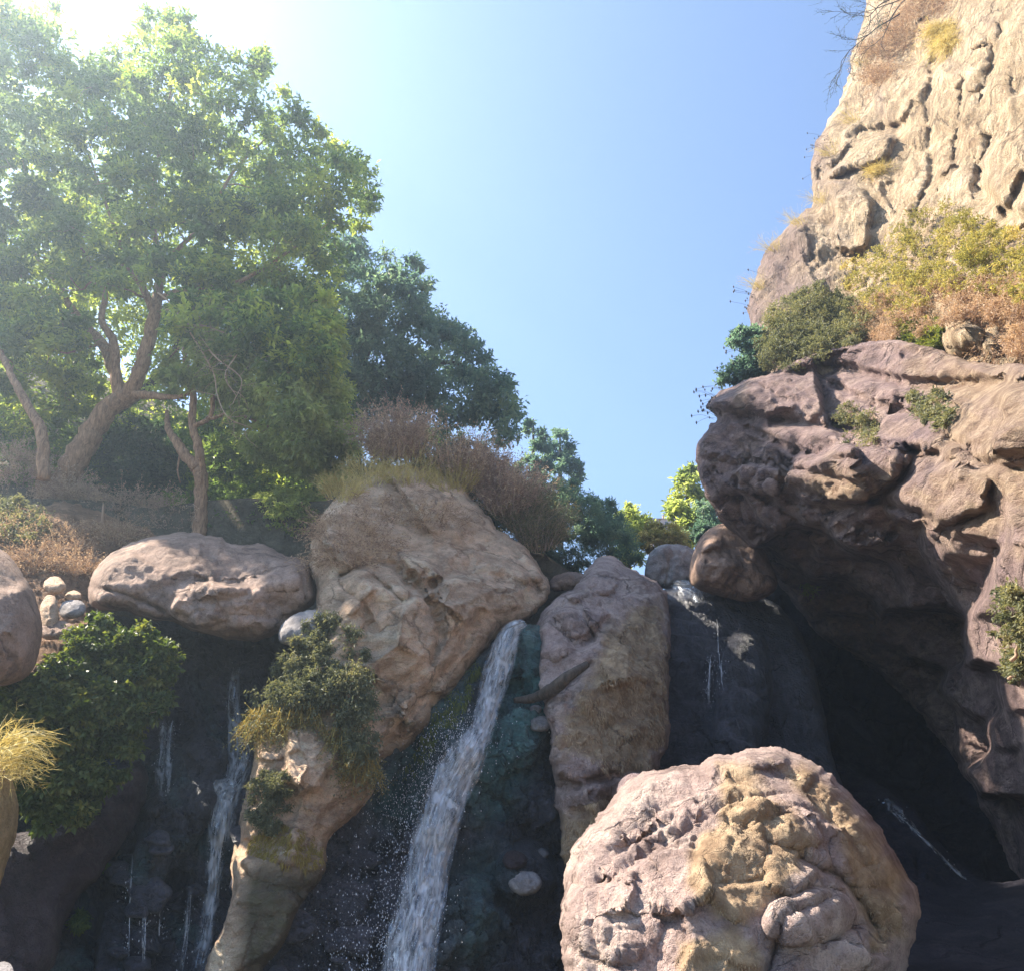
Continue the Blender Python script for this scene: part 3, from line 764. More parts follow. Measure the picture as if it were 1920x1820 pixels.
# ---- column right of the main fall
col_ = rock('rock_column', [(1000, 1165), (1040, 1120), (1085, 1098), (1100, 1060), (1130, 1038), (1165, 1050), (1200, 1075), (1250, 1098), (1258, 1160), (1255, 1280), (1256, 1390), (1240, 1430), (1205, 1480), (1160, 1540), (1110, 1620), (1060, 1650), (1050, 1560), (1036, 1470), (1034, 1380), (1010, 1280), (1005, 1210)],
    [(1000, 1180, 11.0), (1130, 1050, 12.3), (1250, 1110, 12.2), (1040, 1300, 10.0), (1150, 1250, 10.0), (1250, 1300, 10.9), (1100, 1450, 9.4), (1230, 1420, 10.2), (1080, 1620, 9.0), (1160, 1520, 9.5), (1050, 1480, 9.6), (1100, 1120, 11.2)],
    T=.5, Tb=1.2, Rr=60, pw=.42, h=2.9, edge=(12, 45), mat=M['boulder'], seed=23, plane=65, disp=dict(scale=.9, amp=.13, fine=.4, crack=.3, ridge=.5),
    grooves=[([(1030, 1310), (1075, 1275), (1110, 1240)], 7, .18), ([(1050, 1170), (1080, 1215), (1120, 1190), (1140, 1160)], 9, .16), ([(1180, 1440), (1200, 1380)], 8, .1), ([(1050, 1480), (1120, 1460), (1200, 1440)], 8, .15)],
    bumps=[(1075, 1165, 34, 30, 10, .18), (1095, 1490, 55, 30, -8, .2), (1130, 1080, 32, 36, 0, .2)],
    stain=lambda x, y: np.clip(np.maximum(sdf(x, y, [(1110, 1220), (1180, 1130), (1240, 1110), (1262, 1250), (1262, 1380), (1200, 1470), (1120, 1440), (1040, 1420), (1050, 1350), (1090, 1290)]), sdf(x, y, [(1040, 1530), (1110, 1500), (1190, 1470), (1150, 1570), (1040, 1660)])) / 30 + .2 + fbm(np.stack([x / 40, y / 40, 0 * x + 2], -1), 4, 6), 0, 1))
tag(col_.o, 'tall pinkish rock column with dry moss, right of the main waterfall', 'rock')

# ---- foreground boulder
BOULDER_MOSS = [[(1290, 1590), (1340, 1540), (1345, 1430), (1400, 1430), (1480, 1520), (1520, 1580), (1500, 1640), (1440, 1700), (1400, 1740), (1330, 1720), (1290, 1670)],
    [(1440, 1420), (1530, 1440), (1600, 1510), (1700, 1640), (1700, 1760), (1640, 1790), (1600, 1700), (1560, 1560), (1500, 1490)], [(1270, 1770), (1370, 1740), (1420, 1790), (1420, 1860), (1270, 1860)]]
big = rock('boulder', [(1052, 1700), (1060, 1620), (1090, 1560), (1150, 1500), (1175, 1455), (1235, 1435), (1300, 1440), (1325, 1418), (1370, 1412), (1420, 1398), (1490, 1402), (1550, 1440), (1600, 1490), (1650, 1550), (1690, 1620), (1725, 1670), (1722, 1740), (1690, 1830), (1640, 1990), (1080, 1990), (1056, 1820)],
    [(1060, 1650, 6.5), (1250, 1440, 7.0), (1480, 1405, 7.3), (1690, 1620, 7.0), (1300, 1650, 5.9), (1500, 1650, 6.0), (1200, 1850, 5.7), (1450, 1850, 5.6), (1650, 1850, 6.2), (1380, 1500, 6.5)],
    T=.62, Tb=1.4, Rr=105, h=2.7, pw=.5, mat=M['boulder'], seed=24, plane=105, disp=dict(scale=1.5, amp=.15, weights=(1.4, .7, .45, .28), fine=.22, crack=.5, ridge=.3), edge=(12, 42),
    stain=lambda x, y: np.clip(np.maximum.reduce([sdf(x, y, p_) / 22 for p_ in BOULDER_MOSS]) + .3 + 1.1 * fbm(np.stack([x / 45, y / 45, 0 * x + 4], -1), 4, 8), 0, 1),
    bumps=[(1520, 1720, 90, 50, -10, .22), (1620, 1780, 60, 45, 0, .16), (1345, 1440, 22, 20, 0, .10), (1430, 1420, 50, 22, 0, .12), (1460, 1520, 90, 60, 30, .10), (1160, 1700, 90, 110, 0, .10), (1620, 1600, 70, 60, 40, .12)],
    grooves=[([(1500, 1610), (1570, 1640), (1620, 1700), (1650, 1760)], 8, .12), ([(1440, 1820), (1470, 1720), (1560, 1680)], 9, .10), ([(1290, 1450), (1320, 1520), (1300, 1600)], 9, .06), ([(1190, 1570), (1240, 1550), (1250, 1590)], 6, .07), ([(1120, 1640), (1180, 1660)], 6, .07)])
tag(big.o, 'large pinkish boulder with patches of dry moss in the foreground, its right side in shade', 'boulder')
def st(name, poly, y, mat, label, seed, T=.25, Tb=.3, amp=.05, sc=.5, cat='boulder', group=None, R_=30, h=2.6, edge=(4, 25)):
    poly = np.array(poly, float); c = poly.mean(0)
    ctrl = [(c[0], poly[:, 1].min(), y + .12), (c[0], poly[:, 1].max(), y - .05), (c[0] - 20, c[1], y), (c[0] + 20, c[1], y), (c[0], c[1], y)]
    r = rock(name, poly, ctrl, T=T, Tb=Tb, Rr=R_, h=h, mat=M[mat], seed=seed, disp=dict(scale=sc * .9, amp=amp * 1.5), edge=edge)
    return r if label is None else (tag(r.o, label, cat, group), r)[1]
st('boulder', [(1155, 1470), (1180, 1448), (1205, 1450), (1210, 1480), (1185, 1510), (1158, 1500)], 7.6, 'pink', 'small mossy knob of rock against the upper left shoulder of the foreground boulder', 25)
# jammed boulder in the spill
jam = rock('boulder', [(1290, 1085), (1300, 1030), (1325, 990), (1360, 978), (1395, 992), (1430, 1030), (1460, 1080), (1455, 1110), (1410, 1132), (1350, 1118), (1300, 1102)],
    [(1295, 1080, 12.4), (1350, 985, 12.7), (1450, 1100, 12.3), (1370, 1060, 12.2), (1370, 1120, 12.2)], T=.7, Tb=.8, Rr=75, h=3, mat=M['brown'], seed=26, plane=60, disp=dict(scale=1.4, amp=.13), edge=(4, 40))
tag(jam.o, 'smooth rounded boulder jammed under the cliff lip above the right-hand spill', 'boulder')
st('boulder', [(1205, 1090), (1215, 1030), (1260, 1015), (1310, 1030), (1330, 1080), (1290, 1105), (1240, 1105)], 14.2, 'grey', 'pale sunlit boulder in the streambed behind the jammed boulder', 27, T=.4, sc=1.2, amp=.1)
st('boulder', [(1028, 1090), (1045, 1074), (1100, 1070), (1108, 1098), (1060, 1108), (1032, 1108)], 12.2, 'brown', 'low dark flat stone between the tan outcrop and the pink column', 28)

# ---- left boulders
slab = rock('boulder', [(168, 1080), (200, 1042), (250, 1012), (330, 997), (400, 1004), (440, 1022), (490, 1018), (540, 1042), (578, 1045), (592, 1090), (600, 1125), (560, 1150), (528, 1188), (470, 1202), (400, 1196), (335, 1172), (280, 1160), (225, 1140), (180, 1150), (163, 1115)],
    [(170, 1090, 9.9), (340, 1000, 10.6), (580, 1050, 10.5), (600, 1120, 10.2), (470, 1195, 9.9), (300, 1160, 9.7), (380, 1100, 9.9)],
    T=.85, Tb=1.0, Rr=95, h=2.8, pw=.4, mat=M['brown'], seed=29, plane=75, disp=dict(scale=1.2, amp=.13, crack=.4), edge=(11, 55),
    grooves=[([(170, 1100), (240, 1115), (300, 1140), (340, 1170)], 6, .12), ([(370, 1080), (430, 1092), (480, 1085)], 5, .08), ([(560, 1060), (570, 1120)], 5, .08)],
    slabs=[([(300, 1100), (420, 1085), (500, 1100), (500, 1180), (400, 1190), (320, 1150)], .1, 16)])
tag(slab.o, 'long brown boulder bridging the dark hollow above the thin left falls', 'boulder')
left_b = rock('boulder', [(-120, 1000), (0, 1022), (40, 1065), (72, 1130), (82, 1190), (68, 1250), (40, 1278), (-20, 1290), (-120, 1290)],
    [(0, 1030, 7.9), (80, 1200, 7.6), (0, 1270, 7.2), (-60, 1150, 6.9), (30, 1150, 7.3)], T=.5, Tb=.7, Rr=80, h=3, mat=M['brown'], seed=30, plane=70, disp=dict(scale=1.2, amp=.08), edge=(4, 50))
tag(left_b.o, 'tall smooth brown boulder cut by the left edge of the photo', 'boulder')
st('boulder', [(517, 1195), (530, 1162), (570, 1143), (603, 1140), (612, 1172), (580, 1205), (535, 1212)], 9.0, 'grey', 'pale grey stone wedged under the right end of the long brown boulder', 32, T=.2, sc=.8, amp=.04)
st('boulder', [(72, 1140), (84, 1112), (106, 1116), (112, 1150), (104, 1186), (78, 1180)], 8.6, 'tan', 'upright tan stone beside the tall left boulder', 33, T=.15, Tb=.2)
st('boulder', [(110, 1140), (125, 1122), (158, 1126), (163, 1148), (140, 1160), (114, 1158)], 8.9, 'grey', 'oval grey stone resting beside the end of the long boulder', 34, T=.15, Tb=.2)
st('boulder', [(70, 1180), (90, 1160), (130, 1165), (150, 1185), (110, 1200), (80, 1200)], 8.5, 'brown', 'flat brown stone below the upright tan stone', 35, T=.15, Tb=.2)
st('boulder', [(78, 1100), (92, 1078), (118, 1082), (128, 1104), (100, 1116)], 9.1, 'tan', 'tan angular stone at the top of the small stone pile', 36, T=.12, Tb=.2)
st('boulder', [(120, 1118), (128, 1106), (150, 1108), (152, 1122), (134, 1126)], 9.2, 'tan', 'smallest tan stone above the oval grey stone', 37, T=.1, Tb=.15)
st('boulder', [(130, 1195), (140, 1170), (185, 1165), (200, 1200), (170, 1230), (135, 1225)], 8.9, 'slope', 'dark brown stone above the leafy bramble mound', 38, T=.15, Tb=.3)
bank = rock('earth_bank', [(-120, 900), (-20, 935), (60, 950), (140, 940), (220, 975), (300, 1000), (320, 1040), (200, 1070), (190, 1180), (150, 1260), (-20, 1290), (-120, 1200)],
    [(-60, 950, 11.6), (100, 950, 12.0), (250, 1000, 11.8), (100, 1050, 10.6), (0, 1050, 10.2), (150, 1180, 9.6), (60, 1200, 9.1)],
    T=.3, Tb=2, Rr=70, h=3.2, mat=M['earth'], seed=39, disp=dict(scale=.6, amp=.12, fine=.5), edge=(12, 30))
tag(bank.o, kind='structure')
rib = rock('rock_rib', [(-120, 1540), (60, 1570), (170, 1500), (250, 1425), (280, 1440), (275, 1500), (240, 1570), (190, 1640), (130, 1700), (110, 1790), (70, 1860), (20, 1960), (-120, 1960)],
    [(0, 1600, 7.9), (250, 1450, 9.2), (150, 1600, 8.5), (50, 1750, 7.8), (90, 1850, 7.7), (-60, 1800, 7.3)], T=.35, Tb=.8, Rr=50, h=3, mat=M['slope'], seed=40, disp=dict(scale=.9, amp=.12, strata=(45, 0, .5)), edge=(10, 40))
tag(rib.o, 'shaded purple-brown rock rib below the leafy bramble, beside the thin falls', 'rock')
ledge = rock('rock_ledge', [(-120, 1430), (-10, 1425), (25, 1460), (38, 1510), (30, 1570), (12, 1620), (-10, 1700), (-120, 1720)],
    [(0, 1450, 5.4), (35, 1510, 5.5), (0, 1620, 5.5), (-60, 1550, 5.0)], T=.25, Tb=.5, Rr=45, h=2.6, mat=M['warm'], seed=41, disp=dict(scale=.5, amp=.05), edge=(4, 25))
tag(ledge.o, 'warm ochre ledge under golden straw on the left edge', 'rock')

# wet stones by the foot of the cascade
g = np.random.default_rng(90)
for k in range(26):
    if k < 16:
        cx, cy = g.uniform(450, 760), g.uniform(1560, 1820)
        if cx > 760 - (cy - 1560) * .25: cx -= 90
    else:
        cx, cy = g.uniform(120, 380), g.uniform(1560, 1810)
    r0 = g.uniform(16, 42)
    n_ = 9; th = np.sort(g.uniform(0, 2 * np.pi, n_)) ; th = np.arange(n_) * 2 * np.pi / n_ + g.normal(size=n_) * .15
    rr = r0 * g.uniform(.75, 1.2, n_)
    pl = [(cx + a * math.cos(t) * 1.2, cy + a * math.sin(t) * .8) for a, t in zip(rr, th)]
    host = bed if k < 16 else wall_left
    v_, n__, m_ = surf(host, np.array([[cx, cy]]))
    yy = float(v_[0][1]) if len(v_) else 8.6
    st('wet_stone', pl, yy - .06, 'wetstone', 'dark blue-grey wet stone bedded in shaded rock between the tan buttress and the main waterfall' if k < 16 else 'dark wet stone in the black rock under the thin left falls',
       100 + k, T=.12, Tb=.12, amp=.04, sc=.4, cat='stone', group='wet stones beside the main waterfall' if k < 16 else 'wet stones under the left falls', R_=20, h=3)
# pale wet knobs right of the cascade
for k, (cx, cy, r0, mt, lb) in enumerate([(1012, 1355, 24, 'grey', 'pale wet rounded stone stuck in the blue-green rock beside the cascade'), (1005, 1328, 13, 'grey', 'small pale round pebble just above the pale wet stone'),
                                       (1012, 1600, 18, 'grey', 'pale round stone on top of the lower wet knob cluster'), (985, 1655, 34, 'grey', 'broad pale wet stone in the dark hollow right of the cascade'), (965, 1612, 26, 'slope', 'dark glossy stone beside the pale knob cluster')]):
    th = np.arange(8) * np.pi / 4
    v_, n__, m_ = surf(bed, np.array([[cx, cy]])); yy = float(v_[0][1])
    st('wet_stone', [(cx + r0 * math.cos(t), cy + r0 * .75 * math.sin(t)) for t in th], yy - .03, mt, lb, 140 + k, T=.12, Tb=.15, amp=.04, sc=.3, cat='stone', R_=18)

st('fingertip_knob', [(-14, 1822), (-10, 1806), (8, 1800), (22, 1806), (27, 1822), (27, 1850), (-14, 1850)], 3.2, 'grey', 'tiny pale rounded fingertip-like knob in the bottom left corner of the photo', 180, T=.03, Tb=.04, amp=.003, sc=.3, cat='stone', R_=14, edge=(1, 25))  # stone shape standing in for a pale thing taken for a fingertip
# ================================================================== WATER
def water_mat(name, foam=0.5, sc=1.0):
    t = NT(name)
    v = t.attr('flow', 'Vector')
    mp = t.n('Mapping'); t.l(v, mp.inputs[0]); mp.inputs['Scale'].default_value = (9 * sc, 2.3 * sc, 1)
    nn = t.n('TexNoise'); nn.inputs['Scale'].default_value = 1.1; nn.inputs['Detail'].default_value = 4; t.l(mp.outputs[0], nn.inputs['Vector'])
    mx = t.n('Mix'); mx.data_type = 'VECTOR'; mx.inputs[0].default_value = .5
    t.l(mp.outputs[0], mx.inputs[4]); t.l(nn.outputs['Color'], mx.inputs[5])
    vo = t.n('TexVoronoi'); vo.feature = 'DISTANCE_TO_EDGE'; vo.inputs['Scale'].default_value = 1.5; t.l(mx.outputs[1], vo.inputs['Vector'])
    lace = t.ramp(vo.outputs['Distance'], [(0.04, 1.0), (0.15, 0.0)])
    m2 = t.n('Mapping'); t.l(v, m2.inputs[0]); m2.inputs['Scale'].default_value = (26 * sc, 2.6 * sc, 1)
    st_ = t.ramp(t.noise(m2.outputs[0], 1.0, 5, .65), [(0.50, 0.0), (0.60, 1.0)])
    m3 = t.n('Mapping'); t.l(v, m3.inputs[0]); m3.inputs['Scale'].default_value = (60 * sc, 30 * sc, 1)
    sp = t.ramp(t.noise(m3.outputs[0], 1.0, 2, .5), [(0.60, 0.0), (0.66, 1.0)])
    f = t.math('MAXIMUM', t.math('MAXIMUM', t.math('MULTIPLY', lace, 1.0), st_), sp)
    f = t.math('MULTIPLY', f, t.attr('tint'), True)
    dens = t.ramp(t.attr('tint'), [(0.5, 0.0), (0.95, 1.0)])
    f = t.math('MAXIMUM', f, t.math('MULTIPLY', dens, t.ramp(t.noise(m2.outputs[0], .7, 5, .7), [(.44, 0.0), (.58, 1.0)])), True)
    w = t.n('BsdfPrincipled'); w.inputs['Base Color'].default_value = (.97, .975, .985, 1); w.inputs['Roughness'].default_value = .35
    tr = t.n('BsdfTranslucent'); tr.inputs[0].default_value = (.8, .85, .92, 1)
    wm = t.n('MixShader'); wm.inputs[0].default_value = .35; t.l(w.outputs[0], wm.inputs[1]); t.l(tr.outputs[0], wm.inputs[2])
    gl = t.n('BsdfGlossy'); gl.inputs['Roughness'].default_value = .12; gl.inputs[0].default_value = (.8, .9, 1, 1)
    ta = t.n('BsdfTransparent')
    cl = t.n('MixShader'); cl.inputs[0].default_value = .10; t.l(ta.outputs[0], cl.inputs[1]); t.l(gl.outputs[0], cl.inputs[2])
    bp = t.n('Bump'); bp.inputs['Strength'].default_value = .8; bp.inputs['Distance'].default_value = .04
    t.l(t.math('ADD', lace, st_), bp.inputs['Height']); t.l(bp.outputs[0], gl.inputs['Normal']); t.l(bp.outputs[0], w.inputs['Normal'])
    m = t.n('MixShader'); t.l(f, m.inputs[0]); t.l(cl.outputs[0], m.inputs[1]); t.l(wm.outputs[0], m.inputs[2])
    t.l(m.outputs[0], t.out.inputs[0])
    return t.m
M['water'] = water_mat('falling_water')
t = NT('water_drops'); b_ = t.n('BsdfPrincipled'); b_.inputs['Base Color'].default_value = (.88, .9, .95, 1); b_.inputs['Roughness'].default_value = .2
t.l(b_.outputs[0], t.out.inputs[0]); M['drop'] = t.m

def drops(mb, pos, r):
    o = np.array([[1, 0, 0], [-1, 0, 0], [0, 1, 0], [0, -1, 0], [0, 0, 2.4], [0, 0, -2.4]], float)
    T = np.array([[0, 2, 4], [2, 1, 4], [1, 3, 4], [3, 0, 4], [2, 0, 5], [1, 2, 5], [3, 1, 5], [0, 3, 5]])
    V = (pos[:, None, :] + o[None] * np.asarray(r).reshape(-1, 1, 1)).reshape(-1, 3)
    mb.add(V, tris=(np.arange(len(pos))[:, None, None] * 6 + T[None]).reshape(-1, 3))
def fall_sheet(mb, center, host, off, seed, layers=2, dens=1.0):
    """center: (px, py, halfwidth px); the sheet lies 'off' metres in front of the host rock"""
    c = spline(np.array(center, float), 22)
    n = 26
    uvs = []
    for L in range(layers):
        a = np.linspace(-1, 1, n)
        d = np.gradient(c[:, :2], axis=0); d /= np.linalg.norm(d, axis=1)[:, None]
        nx, ny = -d[:, 1], d[:, 0]
        PX = c[:, 0:1] + nx[:, None] * a * c[:, 2:3]; PY = c[:, 1:2] + ny[:, None] * a * c[:, 2:3]
        k = host.at(PX.ravel(), PY.ravel())
        yv = np.where(k >= 0, host.V[np.maximum(k, 0), 1], np.nan).reshape(PX.shape)
        ymid = np.nanpercentile(yv, 12, axis=1)
        idx = np.arange(len(ymid)); ok = ~np.isnan(ymid); ymid = np.interp(idx, idx[ok], ymid[ok])
        ker = np.ones(15) / 15; ymid = np.convolve(np.pad(ymid, 7, mode='edge'), ker, 'valid')
        yv = np.where(np.isnan(yv), ymid[:, None], yv)
        Y = ymid[:, None] * .8 + np.minimum(yv, ymid[:, None] + .25) * .2 - off * (1 + L * .6) - (1 - a * a)[None, :] * .08
        pp = np.stack([PX.ravel() / 30, PY.ravel() / 60, np.full(PX.size, seed + L * 5.)], -1)
        Y = Y + (fbm(pp, 4, seed + L) * .09).reshape(Y.shape)
        V = P(PX, PY, Y).reshape(-1, 3)
        m = len(c); id_ = np.arange(m * n).reshape(m, n)
        q = np.stack([id_[:-1, :-1], id_[1:, :-1], id_[1:, 1:], id_[:-1, 1:]], -1).reshape(-1, 4)
        along = np.concatenate([[0], np.cumsum(np.linalg.norm(np.diff(V.reshape(m, n, 3)[:, n // 2], axis=0), axis=1))])
        wm = c[:, 2] * mpp(c[:, 0], c[:, 1], ymid)
        uv = np.stack([a[None, :] * wm[:, None] + L * 3.3, np.repeat(along[:, None], n, 1) + L * 1.7, np.zeros((m, n))], -1).reshape(-1, 3)
        ed = (1 - np.abs(a) ** 2.5)[None, :] * np.ones((m, 1))
        den = np.clip(ed * (1.1 - .25 * L), 0, 1) * dens
        den = den * (np.clip(np.arange(m) / 4., .5, 1) if dens >= 1 else np.clip(np.arange(m) / 14., 0, 1) * np.clip((m - 1 - np.arange(m)) / 14., 0, 1))[:, None]
        den = den * np.clip(1.05 + 1.2 * fbm(np.stack([PX.ravel() / 14, PY.ravel() / 45, np.full(PX.size, seed + 9. + L)], -1), 3, seed + 2), 0, 1).reshape(den.shape)
        mb.add(V, quads=q, tint=den.ravel()); uvs.append(uv)
    return np.concatenate(uvs), c
root = empty('waterfall', P(740, 1820, 8.2))
tag(root, 'main white waterfall sliding down dark wet rock in the centre', 'waterfall')
mb = MB()
main_path = [(985, 1166, 8), (962, 1180, 17), (948, 1210, 24), (932, 1260, 28), (918, 1310, 24), (905, 1360, 23), (888, 1395, 31), (862, 1440, 41), (838, 1490, 40), (820, 1550, 42), (803, 1620, 43), (788, 1700, 47), (772, 1770, 50), (762, 1850, 52)]
uv, cpath = fall_sheet(mb, main_path, bed, .14, 3, layers=2)
mb.build('water_sheet', M['water'], root, uv=uv)
mb = MB()
g = np.random.default_rng(5)
N_ = 4200
ti = (g.random(N_) ** .75 * (len(cpath) - 1)).astype(int)
ti = np.clip(ti, 0, len(cpath) - 1); ti = np.where(ti < len(cpath) * .36, (len(cpath) * (.36 + .64 * g.random(N_))).astype(int), ti); ti = np.clip(ti, 0, len(cpath) - 1)
cc = cpath[ti]
spread = np.where(g.random(N_) < .75, -np.abs(g.normal(size=N_)) * 60 * (.4 + ti / len(cpath)), g.normal(size=N_) * 40)
bx, by = cc[:, 0] + spread - cc[:, 2] * .3, cc[:, 1] + g.normal(size=N_) * 25
kk = bed.at(bx, by); ok = kk >= 0
yb = bed.V[kk[ok], 1] - .1 - np.abs(g.normal(size=ok.sum())) * .22
drops(mb, P(bx[ok], by[ok], yb), g.uniform(.001, .004, ok.sum()) * np.where(g.random(ok.sum()) < .07, 1.6, 1))
o = mb.build('spray', M['drop'], root, smooth=True); o['kind'] = 'stuff'

def strands(name, lines, host, label, seed, off=.05, rad=.006, density=10, dr=300, sheet=True):
    uvl = []
    root = empty(name, P(lines[0][0][0], lines[0][-1][1], 9))
    tag(root, label, 'waterfall')
    g = np.random.default_rng(seed)
    mb = MB(); sp = MB()
    if sheet:
        wb_ = MB()
        for ln in lines:
            if ln[0][2] < 4: continue
            m_ = MB(); uv_, _ = fall_sheet(wb_, [(x, y, w * 1.3) for x, y, w in ln], host, off + .02, seed, layers=1, dens=.8)
            uvl.append(uv_)
        if uvl: wb_.build('water_sheet', M['water'], root, uv=np.concatenate(uvl))
    for ln in lines:
        w = ln[0][2]
        for _ in range(density // 2 if w > 6 else max(3, density // 3)):
            o0 = g.normal() * w * .45
            a = spline(np.array([(x + o0 * (ww / w) + g.normal() * 1.2, y) for x, y, ww in ln]), 10)
            i0, i1 = sorted(g.integers(0, len(a), 2))
            if g.random() < .4: i0, i1 = 0, len(a) - 1
            if i1 - i0 < 4: continue
            a = a[i0:i1]
            k = host.at(a[:, 0], a[:, 1])
            yv = np.where(k >= 0, host.V[np.maximum(k, 0), 1], np.nan)
            if np.isnan(yv).all(): continue
            ok = ~np.isnan(yv); yv = np.interp(np.arange(len(yv)), np.arange(len(yv))[ok], yv[ok])
            yv = np.minimum.accumulate(np.convolve(np.pad(yv, 2, mode='edge'), np.ones(5) / 5, 'valid') )
            pts = P(a[:, 0] + np.cumsum(g.normal(size=len(a)) * .35), a[:, 1], yv - off - g.random() * .05)
            tube(mb, pts, rad * g.uniform(.4, 1.4) * (np.sin(np.linspace(.3, 2.9, len(pts))) * g.uniform(.4, 1, len(pts))), 4, tint=1.0)
            n = dr // density
            j = g.integers(0, len(pts), n)
            drops(sp, pts[j] + g.normal(size=(n, 3)) * .045, g.uniform(.002, .005, n))
    mb.build('water_strands', M['drop'], root)['kind'] = 'stuff'
    sp.build('spray', M['drop'], root)['kind'] = 'stuff'
    return root
strands('waterfall', [[(445, 1250, 8), (438, 1300, 10), (440, 1370, 12), (440, 1450, 14), (430, 1480, 20), (415, 1540, 20), (405, 1600, 14), (395, 1700, 12), (370, 1820, 12)], [(455, 1380, 8), (460, 1420, 10), (445, 1460, 16), (425, 1490, 16), (410, 1560, 10)],
                      [(440, 1465, 10), (425, 1478, 22), (412, 1500, 12)]],
        wall_left, 'thin white trickle of water hugging the left side of the tan buttress', 8, density=16, dr=420)
strands('waterfall', [[(306, 1350, 5), (304, 1400, 7), (300, 1440, 8), (298, 1500, 8)], [(322, 1350, 4), (318, 1390, 5), (316, 1440, 6), (312, 1490, 5)]], wall_left, 'pair of short white trickles falling below the leafy bramble mound', 9, rad=.006, density=11)
strands('waterfall', [[(250, 1600, 3), (247, 1700, 3), (245, 1820, 3)], [(272, 1690, 5), (270, 1760, 4), (268, 1820, 4)], [(300, 1700, 3), (296, 1800, 3)], [(358, 1660, 4), (350, 1740, 5), (340, 1820, 6)]], wall_left,
        'faint thin drips streaking the black rock at the bottom left', 10, rad=.0035, density=7, dr=120)
strands('waterfall', [[(1262, 1098, 8), (1290, 1104, 14), (1305, 1112, 12), (1310, 1130, 6)], [(1345, 1160, 3), (1350, 1220, 3.5), (1356, 1300, 3)], [(1330, 1230, 2), (1328, 1330, 2)]], spill_wall,
        'small glittering spill of water under the jammed boulder, trickling down the shaded wall', 13, rad=.006, density=9)
strands('waterfall', [[(1655, 1500, 8), (1690, 1530, 8), (1740, 1580, 3), (1790, 1630, 3), (1830, 1662, 2)]], cave_floor, 'thread of water running over the dark cave floor behind the foreground boulder', 17, rad=.004, density=6, dr=120)

# ================================================================== TREES
def crown_leaves(mb, centres, rad, leaf, per, g, tint_c, droop=.2, flat=.75, wfac=.42, hang=0.0):
    """centres (n,3), rad (n,): twig tips spread through each clump, every twig with a rosette of leaves"""
    n = len(centres)
    cnt = per
    idx = np.repeat(np.arange(n), cnt)
    m = len(idx)
    d = unit(g.normal(size=(m, 3)))
    d[:, 2] = d[:, 2] * .8 + .15
    rr = rad[idx] * (g.random(m) ** .45)
    tip = centres[idx] + d * rr[:, None] * np.array([1.1, 1.1, flat])
    if hang: tip[:, 2] -= hang * g.random(m) ** 2 * rad[idx] * 2
    out = unit(d + np.array([0, 0, .1]))
    k = 6
    ti = np.repeat(np.arange(m), k)
    base = tip[ti] + out[ti] * ((np.tile(np.arange(k), m) - k / 2) * leaf * .28)[:, None]
    ld = unit(out[ti] * .5 + g.normal(size=(len(ti), 3)) * .75 + np.array([0, 0, -droop]))
    nr = unit(g.normal(size=(len(ti), 3)) * .6 + np.array([0, 0, 1.]))
    ll = leaf * (.65 + .7 * g.random(len(ti)))
    tn = np.clip(tint_c[idx][ti] + g.normal(size=len(ti)) * .13, 0, 1)
    leaves(mb, base, ld, nr, ll, ll * wfac * .5, tn)
def foliage_clumps(poly, yr, n, rpx, g, rough=14, seed=0, fill=1.0):
    poly = np.asarray(poly, float)
    c = sample_poly(poly, n, seed)
    e = sdf(c[:, 0], c[:, 1], poly)
    big = max(1.0, e.max())
    inner = np.clip(e / (rpx * 2.2), 0, 1)
    mid = (yr[0] + yr[1]) / 2 if not callable(yr) else None
    if callable(yr):
        y = yr(c[:, 0], c[:, 1]) - g.random(n) * fill
    else:
        half = (yr[1] - yr[0]) / 2
        # mostly on the outer shell, some inside
        y = mid + half * np.sqrt(inner) * np.where(g.random(n) < .6, -g.uniform(.5, 1, n), g.uniform(-1, 1, n))
    r = rpx * g.uniform(.55, 1.25, n) * np.clip(.35 + e / rpx, .35, 1.0)
    pos = P(c[:, 0], c[:, 1], y)
    rad = r * mpp(c[:, 0], c[:, 1], y)
    return c, pos, rad
def grow_branches(mb, nodes, nrad, targets, r_tip=.012, tint=.5, g=None, maxn=400, curve=.12):
    """connect every clump to the nearest branch point, nearest first"""
    nodes = list(map(np.array, nodes)); nrad = list(nrad)
    A = np.array(nodes); RA = np.array(nrad)
    tg = np.array(targets)
    if len(tg) > maxn: tg = tg[g.choice(len(tg), maxn, replace=False)]
    dmin = np.array([np.linalg.norm(A - t_, axis=1).min() for t_ in tg])
    for t_ in tg[np.argsort(dmin)]:
        dd = np.linalg.norm(A - t_, axis=1) + np.where(A[:, 2] > t_[2] + .3, 1.0, 0)
        k = int(np.argmin(dd)); s_ = A[k]
        L = np.linalg.norm(t_ - s_)
        if L < .05: continue
        mid = (s_ + t_) / 2 + g.normal(size=3) * L * curve + np.array([0, 0, -.06 * L])
        m1 = s_ * .7 + t_ * .3 + g.normal(size=3) * L * curve * .5
        pts = spline([s_, m1, mid, t_], 3)
        r0 = min(RA[k] * .62, .012 + L * .02); r1 = max(r_tip * .5, r0 * .35)
        tube(mb, pts, np.linspace(r0, r1, len(pts)), 5, tint=tint)
        A = np.concatenate([A, pts[2::2]]); RA = np.concatenate([RA, np.linspace(r0, r1, len(pts))[2::2]])

